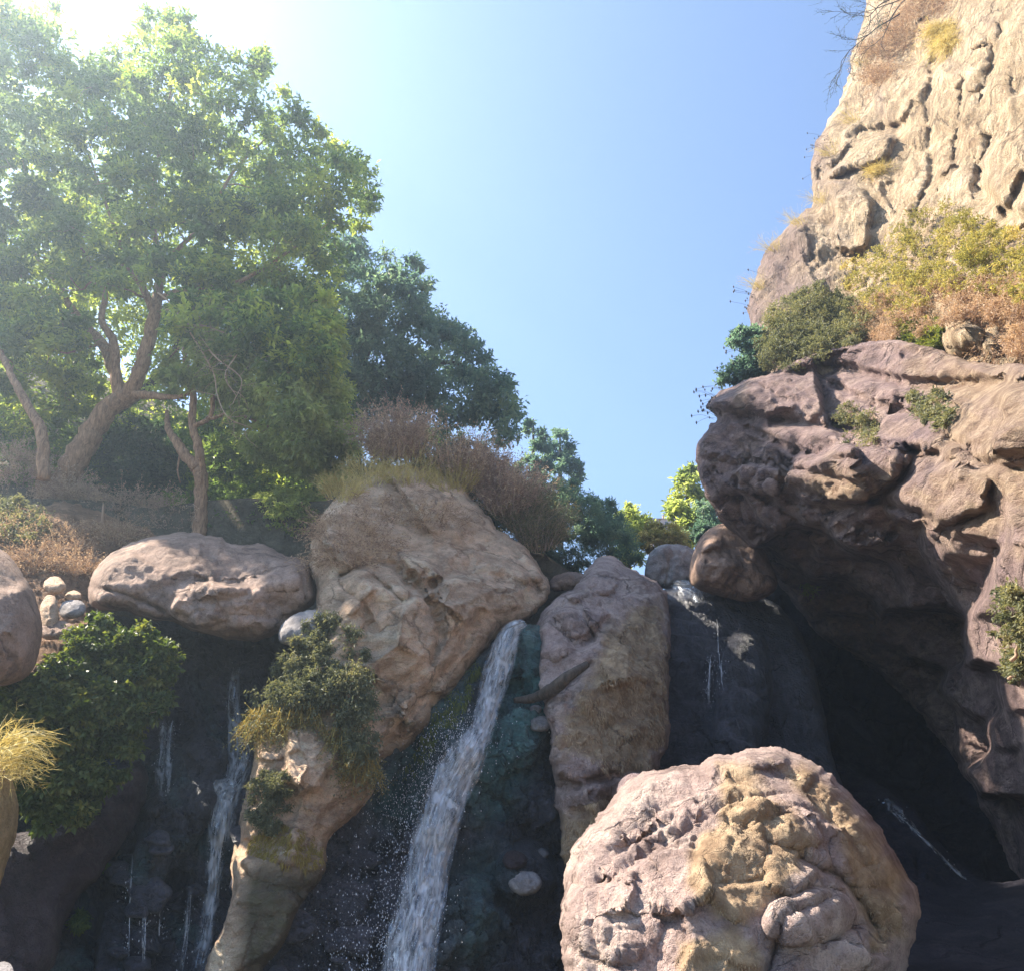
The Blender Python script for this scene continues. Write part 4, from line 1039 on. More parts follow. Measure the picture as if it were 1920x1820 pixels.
def tree(name, label, limbs, poly, yr, n, rpx, per, leaf, mat, bark, seed, group=None, cat='tree', droop=.2, flat=.75, hang=0.0, lw=.42, maxb=300, ctint=.5, base=None, extra=()):
    """limbs: list of [(px, py, y, radius), ...]"""
    g = np.random.default_rng(seed)
    b0 = limbs[0][0]
    root = empty(name, P(b0[0], b0[1], b0[2]))
    tag(root, label, cat, group)
    tb = MB(); nodes = []; nr = []
    for li, l in enumerate(limbs):
        a = np.array(l, float)
        w = P(a[:, 0], a[:, 1], a[:, 2]); q = spline(np.concatenate([w, a[:, 3:4]], 1), 7)
        q[:, :3] += g.normal(size=(len(q), 3)) * q[:, 3:4] * .10
        big = a[0, 3] > .05
        tube(tb, q[:, :3], np.maximum(q[:, 3], .006), 14 if big else 7, bark=.16 if big else .05, seed=seed + li)
        nodes += list(q[len(q) // 4::2, :3]) if li == 0 else list(q[::2, :3]); nr += list(q[len(q) // 4::2, 3]) if li == 0 else list(q[::2, 3])
    cpx, pos, rad = foliage_clumps(poly, yr, n, rpx, g, seed=seed)
    for (pl2, yr2, n2) in extra:
        c2, p2, r2 = foliage_clumps(pl2, yr2, n2, rpx, g, seed=seed + 3)
        pos = np.concatenate([pos, p2]); rad = np.concatenate([rad, r2])
    grow_branches(tb, nodes, nr, pos, g=g, maxn=maxb)
    tb.build('trunk', bark, root)
    cb = MB()
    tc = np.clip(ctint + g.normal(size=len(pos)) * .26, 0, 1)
    crown_leaves(cb, pos, rad, leaf, per, g, tc, droop, flat, lw, hang)
    cb.build('crown', mat, root, smooth=False)
    return root

BK = M['bark']; BD = M['bark_dark']
# the big leaning tree
T1 = [[(70, 1010, 13.2, .30), (92, 955, 13.2, .24), (125, 890, 13.2, .21), (165, 820, 13.2, .19), (205, 765, 13.2, .17), (245, 738, 13.1, .14)],
      [(228, 748, 13.2, .13), (215, 700, 13.3, .10), (195, 650, 13.4, .09), (150, 600, 13.5, .07), (110, 540, 13.6, .05), (60, 470, 13.8, .03)],
      [(224, 745, 13.1, .10), (216, 690, 13.0, .085), (212, 640, 12.9, .07), (190, 600, 12.8, .055), (195, 540, 12.8, .045), (150, 460, 12.8, .03)],
      [(240, 742, 13.1, .13), (262, 700, 13.0, .12), (278, 640, 12.9, .11), (292, 580, 12.9, .10), (300, 500, 13.0, .07), (285, 400, 13.2, .05), (300, 280, 13.4, .03), (330, 120, 13.6, .015)],
      [(292, 590, 12.9, .07), (268, 540, 12.7, .055), (240, 500, 12.6, .045), (215, 430, 12.6, .03), (170, 300, 12.8, .02)],
      [(300, 560, 12.9, .06), (360, 540, 12.6, .05), (430, 535, 12.4, .04), (500, 500, 12.5, .03), (600, 430, 12.9, .02)],
      [(300, 500, 13.0, .05), (380, 420, 13.0, .04), (440, 320, 13.2, .03), (520, 240, 13.5, .018)],
      [(245, 738, 13.1, .08), (290, 742, 12.8, .06), (330, 745, 12.6, .04), (360, 735, 12.5, .02)],
      [(95, 955, 13.2, .16), (78, 900, 13.4, .10), (78, 840, 13.6, .08)]]
poly1 = [(-150, -60), (40, 10), (110, 15), (140, 60), (150, 110), (205, 100), (212, 60), (260, 75), (285, 20), (350, 15), (368, 80), (420, 95), (490, 85), (500, 130), (495, 150), (545, 180), (580, 215), (600, 245), (650, 275), (690, 315), (705, 370), (712, 420), (690, 440), (655, 430), (640, 480), (630, 560), (560, 600), (470, 560), (420, 600), (380, 560), (300, 500), (240, 560), (150, 560), (60, 620), (-150, 640)]
tree('leaning_tree', 'large broad green tree whose bare brown trunk leans right above the left bank', T1, poly1, (11.8, 17.0), 620, 34, 26, .125, M['leaf_green'], BK, 201, maxb=330, droop=.35, extra=[([(290, 560), (620, 550), (640, 690), (520, 740), (400, 640), (330, 640)], (11.2, 12.2), 60), ([(-100, 560), (120, 560), (170, 620), (100, 700), (-100, 700)], (12.0, 12.9), 34), ([(150, 480), (420, 470), (430, 540), (160, 550)], (11.8, 12.3), 22)])
# weeping middle tree
T2 = [[(372, 1010, 12.6, .11), (376, 960, 12.6, .10), (378, 900, 12.6, .10), (368, 872, 12.6, .10)],
      [(370, 880, 12.6, .085), (352, 860, 12.6, .08), (335, 835, 12.7, .07), (316, 805, 12.8, .05), (312, 770, 12.9, .03)],
      [(378, 880, 12.6, .075), (372, 840, 12.5, .07), (360, 790, 12.5, .06), (362, 740, 12.5, .055), (350, 700, 12.6, .04), (345, 640, 12.8, .03)],
      [(362, 800, 12.5, .045), (395, 780, 12.4, .04), (400, 730, 12.3, .035), (410, 680, 12.3, .03), (430, 600, 12.2, .02)],
      [(395, 785, 12.4, .035), (440, 775, 12.3, .03), (490, 795, 12.3, .02), (530, 800, 12.2, .015), (560, 760, 12.2, .01)],
      [(340, 840, 12.7, .02), (333, 880, 12.6, .014), (338, 905, 12.5, .008)]]
poly2 = [(400, 560), (470, 545), (560, 590), (620, 560), (640, 620), (640, 700), (665, 780), (662, 830), (630, 870), (600, 850), (580, 900), (540, 870), (470, 850), (420, 760), (380, 720), (330, 740), (300, 690), (330, 640)]
tree('slim_tree', 'slim crooked tree with pale drooping foliage behind the long brown boulder', T2, poly2, (11.4, 14.5), 190, 32, 30, .115, M['leaf_light'], BK, 202, droop=.6, hang=.35)
# left edge tree
T3 = [[(82, 900, 12.0, .09), (80, 830, 12.0, .08), (72, 795, 12.0, .075), (48, 755, 12.0, .065), (20, 700, 12.0, .05), (0, 660, 12.1, .045), (-40, 590, 12.3, .03)]]
poly3 = [(-150, 560), (60, 590), (180, 640), (200, 720), (160, 780), (90, 790), (60, 830), (-20, 820), (-150, 850)]
tree('edge_tree', 'thin curved trunk with bright green leaves at the left edge behind the leaning tree', T3, poly3, (13.0, 16.5), 110, 34, 26, .115, M['leaf_green'], BK, 203, ctint=.7)
# blue-green tree behind the outcrop
T4 = [[(560, 1000, 17.5, .2), (600, 850, 17.5, .16), (660, 740, 17.5, .12), (700, 620, 17.5, .08), (740, 520, 17.6, .04)], [(640, 780, 17.5, .09), (740, 720, 17.3, .07), (840, 680, 17.2, .05), (920, 720, 17.2, .03)]]
poly4 = [(600, 430), (662, 445), (700, 468), (738, 458), (770, 480), (802, 515), (808, 580), (850, 600), (890, 640), (945, 690), (975, 770), (970, 830), (930, 840), (880, 800), (820, 830), (780, 790), (720, 780), (670, 830), (620, 860), (590, 760), (590, 600)]
tree('bluish_tree', 'dense bluish-green tree crown rising behind the dry bushes of the outcrop', T4, poly4, (15.5, 20.5), 330, 30, 26, .125, M['leaf_blue'], BD, 204, droop=.3)
# background wood seen through the gaps
T5 = [[(200, 980, 18.5, .2), (180, 800, 18.5, .15), (120, 600, 18.5, .1), (100, 300, 18.8, .05)], [(180, 800, 18.5, .12), (300, 700, 18.5, .1), (420, 500, 18.5, .06)]]
poly5 = [(-200, 150), (100, 200), (300, 180), (480, 260), (600, 360), (620, 600), (600, 900), (420, 960), (300, 900), (100, 800), (-200, 800)]
tree('backdrop_tree', 'broad sunlit tree filling the gaps behind the leaning tree', T5, poly5, (18.0, 22.5), 400, 44, 26, .16, M['leaf_green'], BD, 205, ctint=.75, maxb=150)
T6 = [[(450, 1010, 15.0, .12), (448, 900, 15.0, .10), (440, 820, 15.0, .08), (470, 760, 15.0, .05)]]
poly6 = [(390, 800), (470, 840), (560, 870), (610, 900), (600, 960), (560, 1010), (470, 1010), (400, 990), (370, 900)]
tree('understory_tree', 'low bushy green tree in the shade right of the slim crooked trunk', T6, poly6, (13.6, 16.5), 120, 30, 28, .10, M['leaf_green'], BK, 206)
# poplars and small trees in the notch
def poplar(px, top, bot, hw, y, seed, label, mat, group=None, leaf=.16):
    limbs = [[(px, bot + 60, y, .12), (px, (top + bot) / 2, y, .07), (px, top + 8, y, .02)]]
    pl = [(px, top), (px + hw * .6, top + (bot - top) * .2), (px + hw, top + (bot - top) * .55), (px + hw * .9, bot), (px - hw * .9, bot), (px - hw, top + (bot - top) * .55), (px - hw * .6, top + (bot - top) * .2)]
    return tree('poplar_tree', label, limbs, pl, (y - .8, y + .8), int(26 * hw / 25), 13, 26, leaf, mat, BD, seed, group=group, maxb=60)
poplar(1000, 778, 960, 34, 27, 211, 'taller left poplar of the pair standing against the sky beyond the outcrop', M['leaf_blue'])
poplar(1050, 800, 970, 40, 28, 212, 'right poplar of the pair standing against the sky beyond the outcrop', M['leaf_blue'])
poplar(1290, 868, 1030, 36, 22, 213, 'small light-leaved tree beside the overhanging cliff nose', M['leaf_light'])
poplar(1175, 940, 1060, 30, 19, 214, 'feathery pale young tree in the middle of the notch', M['leaf_light'], leaf=.10)
poplar(1320, 940, 1030, 38, 19, 215, 'leafy sapling half hidden under the cliff nose', M['leaf_blue'], leaf=.10)

def shrub(name, label, poly, yr, n, rpx, per, leaf, mat, seed, stem=M['dry'], group=None, base=None, droop=.2, flat=.8, hang=0, lw=.42, ctint=.5, fill=.3, cat='bush', tw=60):
    g = np.random.default_rng(seed)
    poly = np.asarray(poly, float)
    c, pos, rad = foliage_clumps(poly, yr, n, rpx, g, seed=seed, fill=fill)
    root = empty(name, pos[np.argmin(pos[:, 2])])
    tag(root, label, cat, group)
    if base is None:
        b = pos.mean(0); b[2] = pos[:, 2].min() - .05; b[1] += .2
    else: b = P(*base)
    sb = MB()
    grow_branches(sb, [b, b + (pos.mean(0) - b) * .4], [.03, .025], pos, g=g, maxn=tw, r_tip=.006)
    sb.build('stems', stem, root)
    cb = MB()
    tc = np.clip(ctint + g.normal(size=n) * .2, 0, 1)
    crown_leaves(cb, pos, rad, leaf, per, g, tc, droop, flat, lw, hang)
    cb.build('leaves', mat, root, smooth=False)
    return root
def on(rk, off=.15, default=10.):
    def f(px, py):
        k = rk.at(px, py)
        y = np.where(k >= 0, rk.V[np.maximum(k, 0), 1], np.nan)
        mean = np.nanmean(y) if (k >= 0).any() else default
        return np.where(np.isnan(y), mean, y) - off
    return f
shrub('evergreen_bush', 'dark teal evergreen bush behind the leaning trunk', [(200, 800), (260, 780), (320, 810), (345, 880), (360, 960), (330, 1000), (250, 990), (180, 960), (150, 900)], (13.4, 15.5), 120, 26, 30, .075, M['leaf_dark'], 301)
shrub('hillside_bush', 'dark green bush on the slope left of the leaning trunk', [(-80, 780), (60, 800), (180, 770), (220, 830), (180, 930), (60, 930), (-80, 940)], (13.6, 15.6), 130, 28, 28, .085, M['leaf_green'], 331, ctint=.25)
shrub('far_bush', 'deep green bush seen between the two trunks above the long boulder', [(300, 780), (420, 760), (560, 820), (620, 900), (600, 990), (440, 960), (320, 920)], (15.8, 17.5), 130, 30, 28, .09, M['leaf_green'], 332, ctint=.4)
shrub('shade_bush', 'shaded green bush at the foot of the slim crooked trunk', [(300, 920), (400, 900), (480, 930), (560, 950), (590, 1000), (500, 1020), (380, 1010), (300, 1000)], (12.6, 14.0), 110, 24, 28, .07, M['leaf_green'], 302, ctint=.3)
shrub('yellowish_bush', 'yellow-green bush in the shade beside the left flank of the tan outcrop', [(480, 930), (550, 915), (600, 930), (598, 985), (570, 1015), (500, 1000)], (12.4, 13.4), 50, 20, 28, .07, M['leaf_light'], 303, ctint=.6)
shrub('bank_bush', 'sparse pale bush on the earth bank at the foot of the leaning tree', [(-60, 950), (40, 930), (90, 960), (80, 1010), (20, 1020), (-60, 1010)], on(bank, .1), 50, 18, 22, .06, M['leaf_grey'], 304)
shrub('mid_bush', 'bright green hanging foliage clump left of the outcrop brush', [(600, 780), (660, 770), (665, 850), (640, 900), (600, 880), (590, 830)], (12.6, 13.6), 36, 20, 28, .08, M['leaf_light'], 305, ctint=.7, hang=.5)
shrub('blue_bush', 'tall hazy blue-green bush filling the notch right of the outcrop', [(1000, 930), (1040, 900), (1090, 900), (1120, 940), (1150, 960), (1195, 1010), (1200, 1050), (1170, 1065), (1110, 1050), (1080, 1080), (1030, 1080), (1000, 1040), (985, 980)], (13.2, 15.4), 170, 20, 34, .06, M['leaf_blue'], 306, lw=.3)
shrub('conifer_bush', 'spiky young conifer poking above the blue-green bush', [(1110, 960), (1125, 925), (1140, 950), (1150, 930), (1165, 975), (1165, 1020), (1110, 1020)], (15.6, 16.4), 40, 12, 26, .10, M['leaf_blue'], 307, lw=.2, droop=-.6)
shrub('bright_bush', 'bright yellow-green sunlit bush at the bottom of the notch', [(1200, 1000), (1225, 985), (1265, 985), (1290, 1000), (1285, 1035), (1235, 1040), (1205, 1030)], (16.5, 17.5), 50, 13, 26, .08, M['leaf_bright'], 308, ctint=.7)
shrub('pale_bush', 'pale green bush behind the bright yellow-green one', [(1155, 960), (1190, 950), (1220, 975), (1225, 1000), (1200, 1020), (1160, 1010)], (19, 20), 30, 13, 26, .10, M['leaf_light'], 309)
# bramble mound left
shrub('bramble_mound', 'dense leafy green bramble mound spilling down the left wall', [(130, 1180), (170, 1155), (230, 1152), (290, 1180), (325, 1220), (320, 1270), (310, 1320), (260, 1390), (240, 1440), (210, 1480), (150, 1540), (80, 1560), (40, 1530), (30, 1440), (-60, 1420), (-60, 1280), (60, 1270), (110, 1220)],
      Depth([(200, 1170, 8.7), (320, 1240, 8.6), (100, 1300, 7.9), (0, 1400, 7.6), (200, 1450, 8.2), (80, 1540, 7.9), (0, 1290, 7.8)]), 330, 22, 26, .062, M['leaf_ivy'], 310, lw=.62, fill=.35, base=(150, 1350, 8.8), droop=.5, ctint=.5)
shrub('hanging_bush', 'grey-green bush draped over the tan rock beneath the pale grey stone', [(560, 1170), (620, 1145), (665, 1170), (690, 1230), (700, 1300), (712, 1380), (690, 1420), (650, 1400), (630, 1310), (560, 1320), (480, 1330), (455, 1310), (500, 1270), (540, 1220)],
      lambda x, y: Depth([(600, 1160, 9.1), (480, 1310, 8.7), (700, 1400, 8.5), (620, 1280, 8.55), (700, 1250, 8.8)])(x, y), 170, 18, 26, .045, M['leaf_grey'], 311, lw=.35, fill=.3, hang=.9, base=(590, 1250, 9.2), droop=.6, ctint=.35)
shrub('ledge_bush', 'small grey-green bush on the pink face of the narrow buttress', [(465, 1470), (500, 1440), (540, 1450), (545, 1520), (510, 1560), (465, 1530)], on(butt, .03), 50, 14, 24, .035, M['leaf_grey'], 312, lw=.35, fill=.12, hang=.5, ctint=.3)
shrub('small_fern', 'tiny green tuft on the black rock at the bottom left', [(130, 1715), (150, 1705), (165, 1720), (160, 1745), (135, 1745)], on(wall_left, .25), 10, 10, 22, .04, M['leaf_green'], 313, fill=.05, cat='plant')
shrub('small_bush', 'small dark green bush beside the lower end of the rock rib', [(160, 1600), (195, 1590), (200, 1625), (170, 1640)], on(wall_left, .3), 14, 12, 22, .04, M['leaf_green'], 314, fill=.05, ctint=.3, cat='plant')
# right cliff shrubs
shrub('cliff_bush', 'large yellow-green bush spread across the sunlit cliff ledge', [(1580, 500), (1650, 450), (1690, 400), (1760, 370), (1820, 400), (1900, 430), (1990, 480), (1990, 560), (1900, 560), (1820, 540), (1740, 560), (1680, 590), (1600, 580)], on(upper_cliff, .15), 230, 17, 22, .04, M['leaf_bright'], 315, lw=.35, fill=.5, ctint=.45, hang=.5)
shrub('cliff_brush', 'tangled dry brown brush below the yellow-green cliff bush', [(1600, 560), (1700, 540), (1830, 520), (1990, 520), (1990, 680), (1900, 660), (1870, 600), (1800, 590), (1740, 620), (1640, 640), (1590, 620)], on(upper_cliff, .1), 220, 20, 24, .05, M['dry'], 316, lw=.2, fill=.45, ctint=.6, hang=.6, tw=170)
shrub('grey_cliff_bush', 'grey-green bush on the shaded shoulder of the cliff', [(1450, 570), (1540, 530), (1620, 570), (1640, 620), (1600, 650), (1540, 670), (1480, 700), (1430, 690), (1420, 630)], on(upper_cliff, .15), 190, 20, 26, .045, M['leaf_grey'], 317, lw=.35, fill=.4)
shrub('leafy_cliff_bush', 'dark leafy bush jutting into the sky from the cliff edge', [(1365, 640), (1390, 615), (1440, 620), (1480, 650), (1470, 700), (1420, 720), (1380, 715), (1350, 725), (1350, 690), (1385, 675)], (10.8, 11.5), 90, 15, 24, .06, M['leaf_blue'], 318, lw=.55, ctint=.4, fill=.2)
shrub('creeper', 'green creeper with yellow tips under the sunlit cliff ledge', [(1670, 600), (1720, 590), (1770, 610), (1760, 660), (1700, 660), (1680, 640)], on(upper_cliff, .12), 50, 14, 22, .045, M['leaf_ivy'], 319, fill=.15, ctint=.8, cat='plant')
shrub('rock_plant', 'straggly grey-green plant rooted in the middle of the purple cliff', [(1560, 770), (1600, 750), (1640, 770), (1650, 820), (1610, 850), (1570, 820)], on(lower_cliff, .05), 40, 14, 14, .035, M['leaf_grey'], 320, fill=.15, hang=.6, tw=50, cat='plant')
shrub('rock_tuft', 'dry hanging plant tuft near the right side of the purple cliff', [(1700, 735), (1760, 730), (1790, 760), (1770, 800), (1720, 790)], on(lower_cliff, .05), 40, 14, 14, .04, M['leaf_grey'], 321, fill=.15, hang=.7, tw=50, cat='plant')
shrub('edge_creeper', 'thin trailing creeper on the sunlit right edge beside the cave mouth', [(1860, 1110), (1900, 1090), (1930, 1150), (1920, 1260), (1895, 1280), (1865, 1200)], on(lower_cliff, .03), 50, 14, 16, .04, M['leaf_grey'], 322, fill=.15, hang=.6, cat='plant')
shrub('ceiling_tuft', 'small pale fern tuft hanging from the cave ceiling', [(1500, 1085), (1530, 1075), (1540, 1100), (1510, 1115)], (13.2, 13.5), 8, 10, 14, .06, M['leaf_light'], 323, fill=.05, lw=.2, hang=1., cat='plant')

# ---- dry brush on the outcrop: real stalks fanning out
def brush(name, label, centres, host, y, n, ln, mat, seed, spread=.7, up=1.0, w=.0045, leafn=4, leaf=.034, cat='bush', bend=-.3, group=None, kind=None, wdir=(0, 0, 0)):
    """centres: (px, py, radius px)"""
    g = np.random.default_rng(seed)
    mb = MB(); lb = MB()
    allp = []
    for (cx, cy, rp) in centres:
        a = g.random(n) * 2 * np.pi; r = np.sqrt(g.random(n)) * rp
        qx, qy = cx + np.cos(a) * r, cy + np.sin(a) * r * .5
        if host is not None:
            k = host.at(qx, qy); yy = np.where(k >= 0, host.V[np.maximum(k, 0), 1], np.nan)
            m_ = np.nanmean(yy) if (k >= 0).any() else y
            yy = np.where(np.isnan(yy), m_, yy) + .03
        else: yy = y + g.normal(size=n) * .15
        p0 = P(qx, qy, yy); allp.append(p0)
        d = unit(np.stack([(qx - cx) / rp * spread, g.normal(size=n) * spread * .5 - .15, np.full(n, up)], -1) + g.normal(size=(n, 3)) * .25 * spread + np.array(wdir))
        L = ln * g.uniform(.45, 1.1, n)
        # three jointed pieces
        p = p0.copy(); dd = d.copy(); wd = w
        tn = g.uniform(.1, .9, n)
        for s_ in range(3):
            sd = np.cross(dd, g.normal(size=(n, 3)))
            seg = L / 3
            q = p + dd * seg[:, None]
            S = unit(sd) * wd
            V = np.stack([p - S, p + S, q + S * .75, q - S * .75], 1).reshape(-1, 3)
            kq = np.arange(n)[:, None] * 4 + np.array([[0, 1, 2, 3]])
            mb.add(V, quads=kq, tint=np.repeat(tn, 4))
            # side twigs
            for _ in range(3):
                tpos = p + (q - p) * g.random((n, 1))
                td = unit(dd + g.normal(size=(n, 3)) * .7)
                blades(mb, tpos, td, np.cross(td, g.normal(size=(n, 3))), seg * g.uniform(.3, 1.0, n), wd * .6, tn)
                if leafn:
                    idx = np.repeat(np.arange(n), leafn)
                    lp = tpos[idx] + td[idx] * (seg[idx] * g.uniform(.1, .9, len(idx)))[:, None]
                    ld = unit(td[idx] + g.normal(size=(len(idx), 3)) * .8)
                    leaves(lb, lp, ld, g.normal(size=(len(idx), 3)), leaf * g.uniform(.6, 1.3, len(idx)), leaf * .25, np.clip(tn[idx] + g.normal(size=len(idx)) * .15, 0, 1))
            p = q; dd = unit(dd + g.normal(size=(n, 3)) * .22 + np.array([0, 0, bend * .35])); wd *= .75
    ap = np.concatenate(allp)
    root = empty(name, ap[np.argmin(ap[:, 2])])
    tag(root, label, cat, group, kind)
    mb.build('stalks', mat[0], root, smooth=False)
    if leafn: lb.build('leaves', mat[1], root, smooth=False)
    return root
DR = (M['dry'], M['dry']); DP = (M['dry_purple'], M['dry_purple'])
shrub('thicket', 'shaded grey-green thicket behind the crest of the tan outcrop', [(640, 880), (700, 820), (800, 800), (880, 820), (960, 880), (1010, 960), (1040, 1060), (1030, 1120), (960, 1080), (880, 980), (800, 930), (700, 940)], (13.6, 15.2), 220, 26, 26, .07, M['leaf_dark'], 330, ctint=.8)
brush('dry_bush', 'rounded dry brown bush on the crest of the tan outcrop, against the green trees', [(725, 855, 30), (750, 850, 26)], None, 11.8, 220, .8, DP, 401, leafn=5)
brush('purple_bush', 'wide purplish-brown dry bush on the right shoulder of the tan outcrop', [(890, 905, 34), (950, 950, 40)], None, 12.1, 260, .75, DP, 402, leafn=5)
brush('pale_brush', 'pale greenish dry brush behind the outcrop crest', [(820, 890, 40)], None, 12.3, 150, .45, (M['dry'], M['leaf_grey']), 403, leafn=5)
brush('grey_brush', 'hazy greyish bush trailing down the right edge of the outcrop', [(980, 980, 40), (1010, 1020, 35)], None, 12.4, 240, .7, (M['dry_purple'], M['leaf_grey']), 404, leafn=5)
brush('dry_grass', 'golden dry grass along the top edge of the outcrop', [(640, 925, 35), (700, 890, 50), (770, 890, 55), (850, 910, 40)], tan, 11.6, 300, .34, (M['straw'], M['straw']), 405, leafn=0, cat='grass', spread=.9)['kind'] = 'stuff'
brush('bramble', 'tangled dead bramble draped over the upper left face of the outcrop', [(640, 1000, 50), (700, 970, 60), (690, 1030, 55), (760, 960, 55), (640, 1050, 40), (820, 980, 45)], tan, 10.5, 95, .45, DR, 406, spread=1.3, up=.35, bend=-1.0, leafn=3, leaf=.025)
brush('straw_tuft', 'bright golden straw spilling over the left edge', [(0, 1420, 30), (-10, 1450, 40), (10, 1390, 25)], None, 5.3, 75, .30, (M['straw'], M['straw']), 407, spread=.7, up=.35, bend=-1.2, leafn=0, w=.003, cat='grass', wdir=(.7, 0, 0))
brush('straw_tuft', 'orange dry tuft casting a shadow high on the sunlit cliff', [(1765, 60, 20), (1780, 85, 20)], upper_cliff, 11, 520, .6, (M['straw'], M['straw']), 408, spread=.9, up=-.4, bend=-1.2, leafn=0, cat='grass', wdir=(-.2, -.4, 0))
brush('straw_tuft', 'small round golden tuft midway up the sunlit cliff', [(1650, 325, 14)], upper_cliff, 12, 300, .32, (M['straw'], M['straw']), 409, spread=1.0, up=.1, bend=-.8, leafn=0, cat='grass', wdir=(-.2, -.5, 0))
brush('cliff_grass', 'fringe of pale dry grass along the cliff skyline', [(1600, 230, 14), (1560, 290, 12), (1540, 380, 14), (1500, 420, 16), (1450, 470, 14), (1425, 540, 12), (1620, 120, 14)], upper_cliff, 13, 50, .42, (M['straw'], M['straw']), 410, spread=.8, up=.7, bend=-.2, leafn=0, w=.0025, cat='grass', wdir=(-.7, 0, 0))['kind'] = 'stuff'
brush('bank_grass', 'dry grass on the earth bank left of the long boulder', [(20, 1000, 50), (120, 1020, 50), (220, 1010, 40), (60, 1060, 40), (150, 1075, 30)], bank, 10.8, 170, .34, DR, 411, spread=1.0, up=.8, bend=-.6, leafn=1, cat='grass')['kind'] = 'stuff'
brush('hanging_roots', 'curtain of dry hanging roots at the right edge of the cliff', [(1890, 600, 40), (1870, 640, 30), (1910, 560, 40)], upper_cliff, 7.6, 130, .7, DR, 412, spread=.6, up=-.8, bend=-.8, leafn=1, wdir=(-.1, -.35, 0), w=.004)
brush('dry_shrub', 'scrubby brown brush on the cliff just below the bare branches', [(1660, 100, 40), (1700, 60, 40), (1650, 150, 30), (1730, 20, 40)], upper_cliff, 13, 200, .45, DR, 413, spread=1., up=.2, bend=-.7, leafn=2, wdir=(-.2, -.4, 0))
brush('ivy_fringe', 'dry stalks hanging beneath the grey-green bush on the buttress', [(500, 1330, 30), (560, 1330, 40), (640, 1370, 30), (680, 1410, 25)], None, 8.55, 150, .38, (M['yellowmoss'], M['leaf_grey']), 414, spread=.5, up=-1.0, bend=-.5, leafn=1, cat='plant')
brush('shade_brush', 'tangled brown undergrowth in the shade below the leaning trunk', [(20, 880, 60), (250, 960, 60), (330, 980, 50), (130, 930, 40)], None, 12.9, 220, .45, DP, 415, spread=1.1, up=.5, bend=-.8, leafn=3)
brush('seed_stalks', 'thin dry stalks rising along the crest of the dry bushes', [(760, 850, 40), (850, 870, 40)], None, 11.7, 60, .6, DR, 416, spread=.5, leafn=2, cat='grass')['kind'] = 'stuff'

# bare branches entering at the top
def bare_branches():
    root = empty('bare_shrub', P(1700, -20, 12.6))
    tag(root, 'bare dark-twigged shrub hanging into the sky at the top of the cliff', 'bush')
    g = np.random.default_rng(77); mb = MB(); lb = MB()
    def grow(p, d, L, r, lev):
        n = 6; pts = [p]
        for i in range(n):
            d = d + g.normal(size=3) * .14 + np.array([-.015, 0, -.055 if lev < 2 else .02]); d /= np.linalg.norm(d)
            p = p + d * L / n; pts.append(p)
            if lev < 3 and i > 0 and g.random() < .8:
                grow(p, unit(d + g.normal(size=3) * .5), L * g.uniform(.35, .65), r * .55, lev + 1)
        tube(mb, pts, np.linspace(r, r * .4, len(pts)), 5, tint=g.random())
        if lev >= 2:
            k = 3; P0 = np.array(pts)[g.integers(1, len(pts), k)]
            leaves(lb, P0, g.normal(size=(k, 3)), g.normal(size=(k, 3)), .03, .006, g.random(k))
    for a in range(9):
        s = P(1690 + g.uniform(-30, 30), g.uniform(-60, 30), 12.7)
        grow(s, unit(np.array([-1, g.normal() * .3, g.uniform(-.5, .25)])), g.uniform(.9, 1.5), .016, 0)
    mb.build('branches', M['stalk'], root); lb.build('leaves', M['leaf_dark'], root, smooth=False)
bare_branches()
# seed heads on thin stalks at the cliff edge
def seedheads():
    g = np.random.default_rng(78)
    groups = [(1400, 660, 11.0, 10, 'seed heads on thin stalks beside the dark leafy cliff bush', .35), (1345, 760, 11.0, 22, 'cluster of dark seed heads on thin stalks at the cliff nose', .32), (1440, 560, 12.2, 14, 'dark seed heads on stalks beside the cliff shoulder', .5),
              (1560, 290, 13.3, 14, 'pinkish seed heads fanning from the highest cliff edge', .5)]
    for cx, cy, y, n, lab, L in groups:
        root = empty('seed_plant', P(cx, cy, y)); tag(root, lab, 'plant')
        mb = MB(); hb = MB()
        for k in range(n):
            s = P(cx + g.uniform(-10, 25), cy + g.uniform(-30, 30), y)
            d = unit(np.array([-1, g.normal() * .3, g.uniform(-.3, .7)])); e = s + d * L * g.uniform(.6, 1.3)
            m = (s + e) / 2 + np.array([0, 0, .05])
            pts = spline([s, m, e], 4)
            tube(mb, pts, .0022, 3)
            drops(hb, e[None], np.array([.015]))
            if g.random() < .5: drops(hb, (m + g.normal(size=3) * .05)[None], np.array([.012]))
        mb.build('stalks', M['stalk'], root); hb.build('seed_heads', M['stalk'], root)['kind'] = 'stuff'
seedheads()

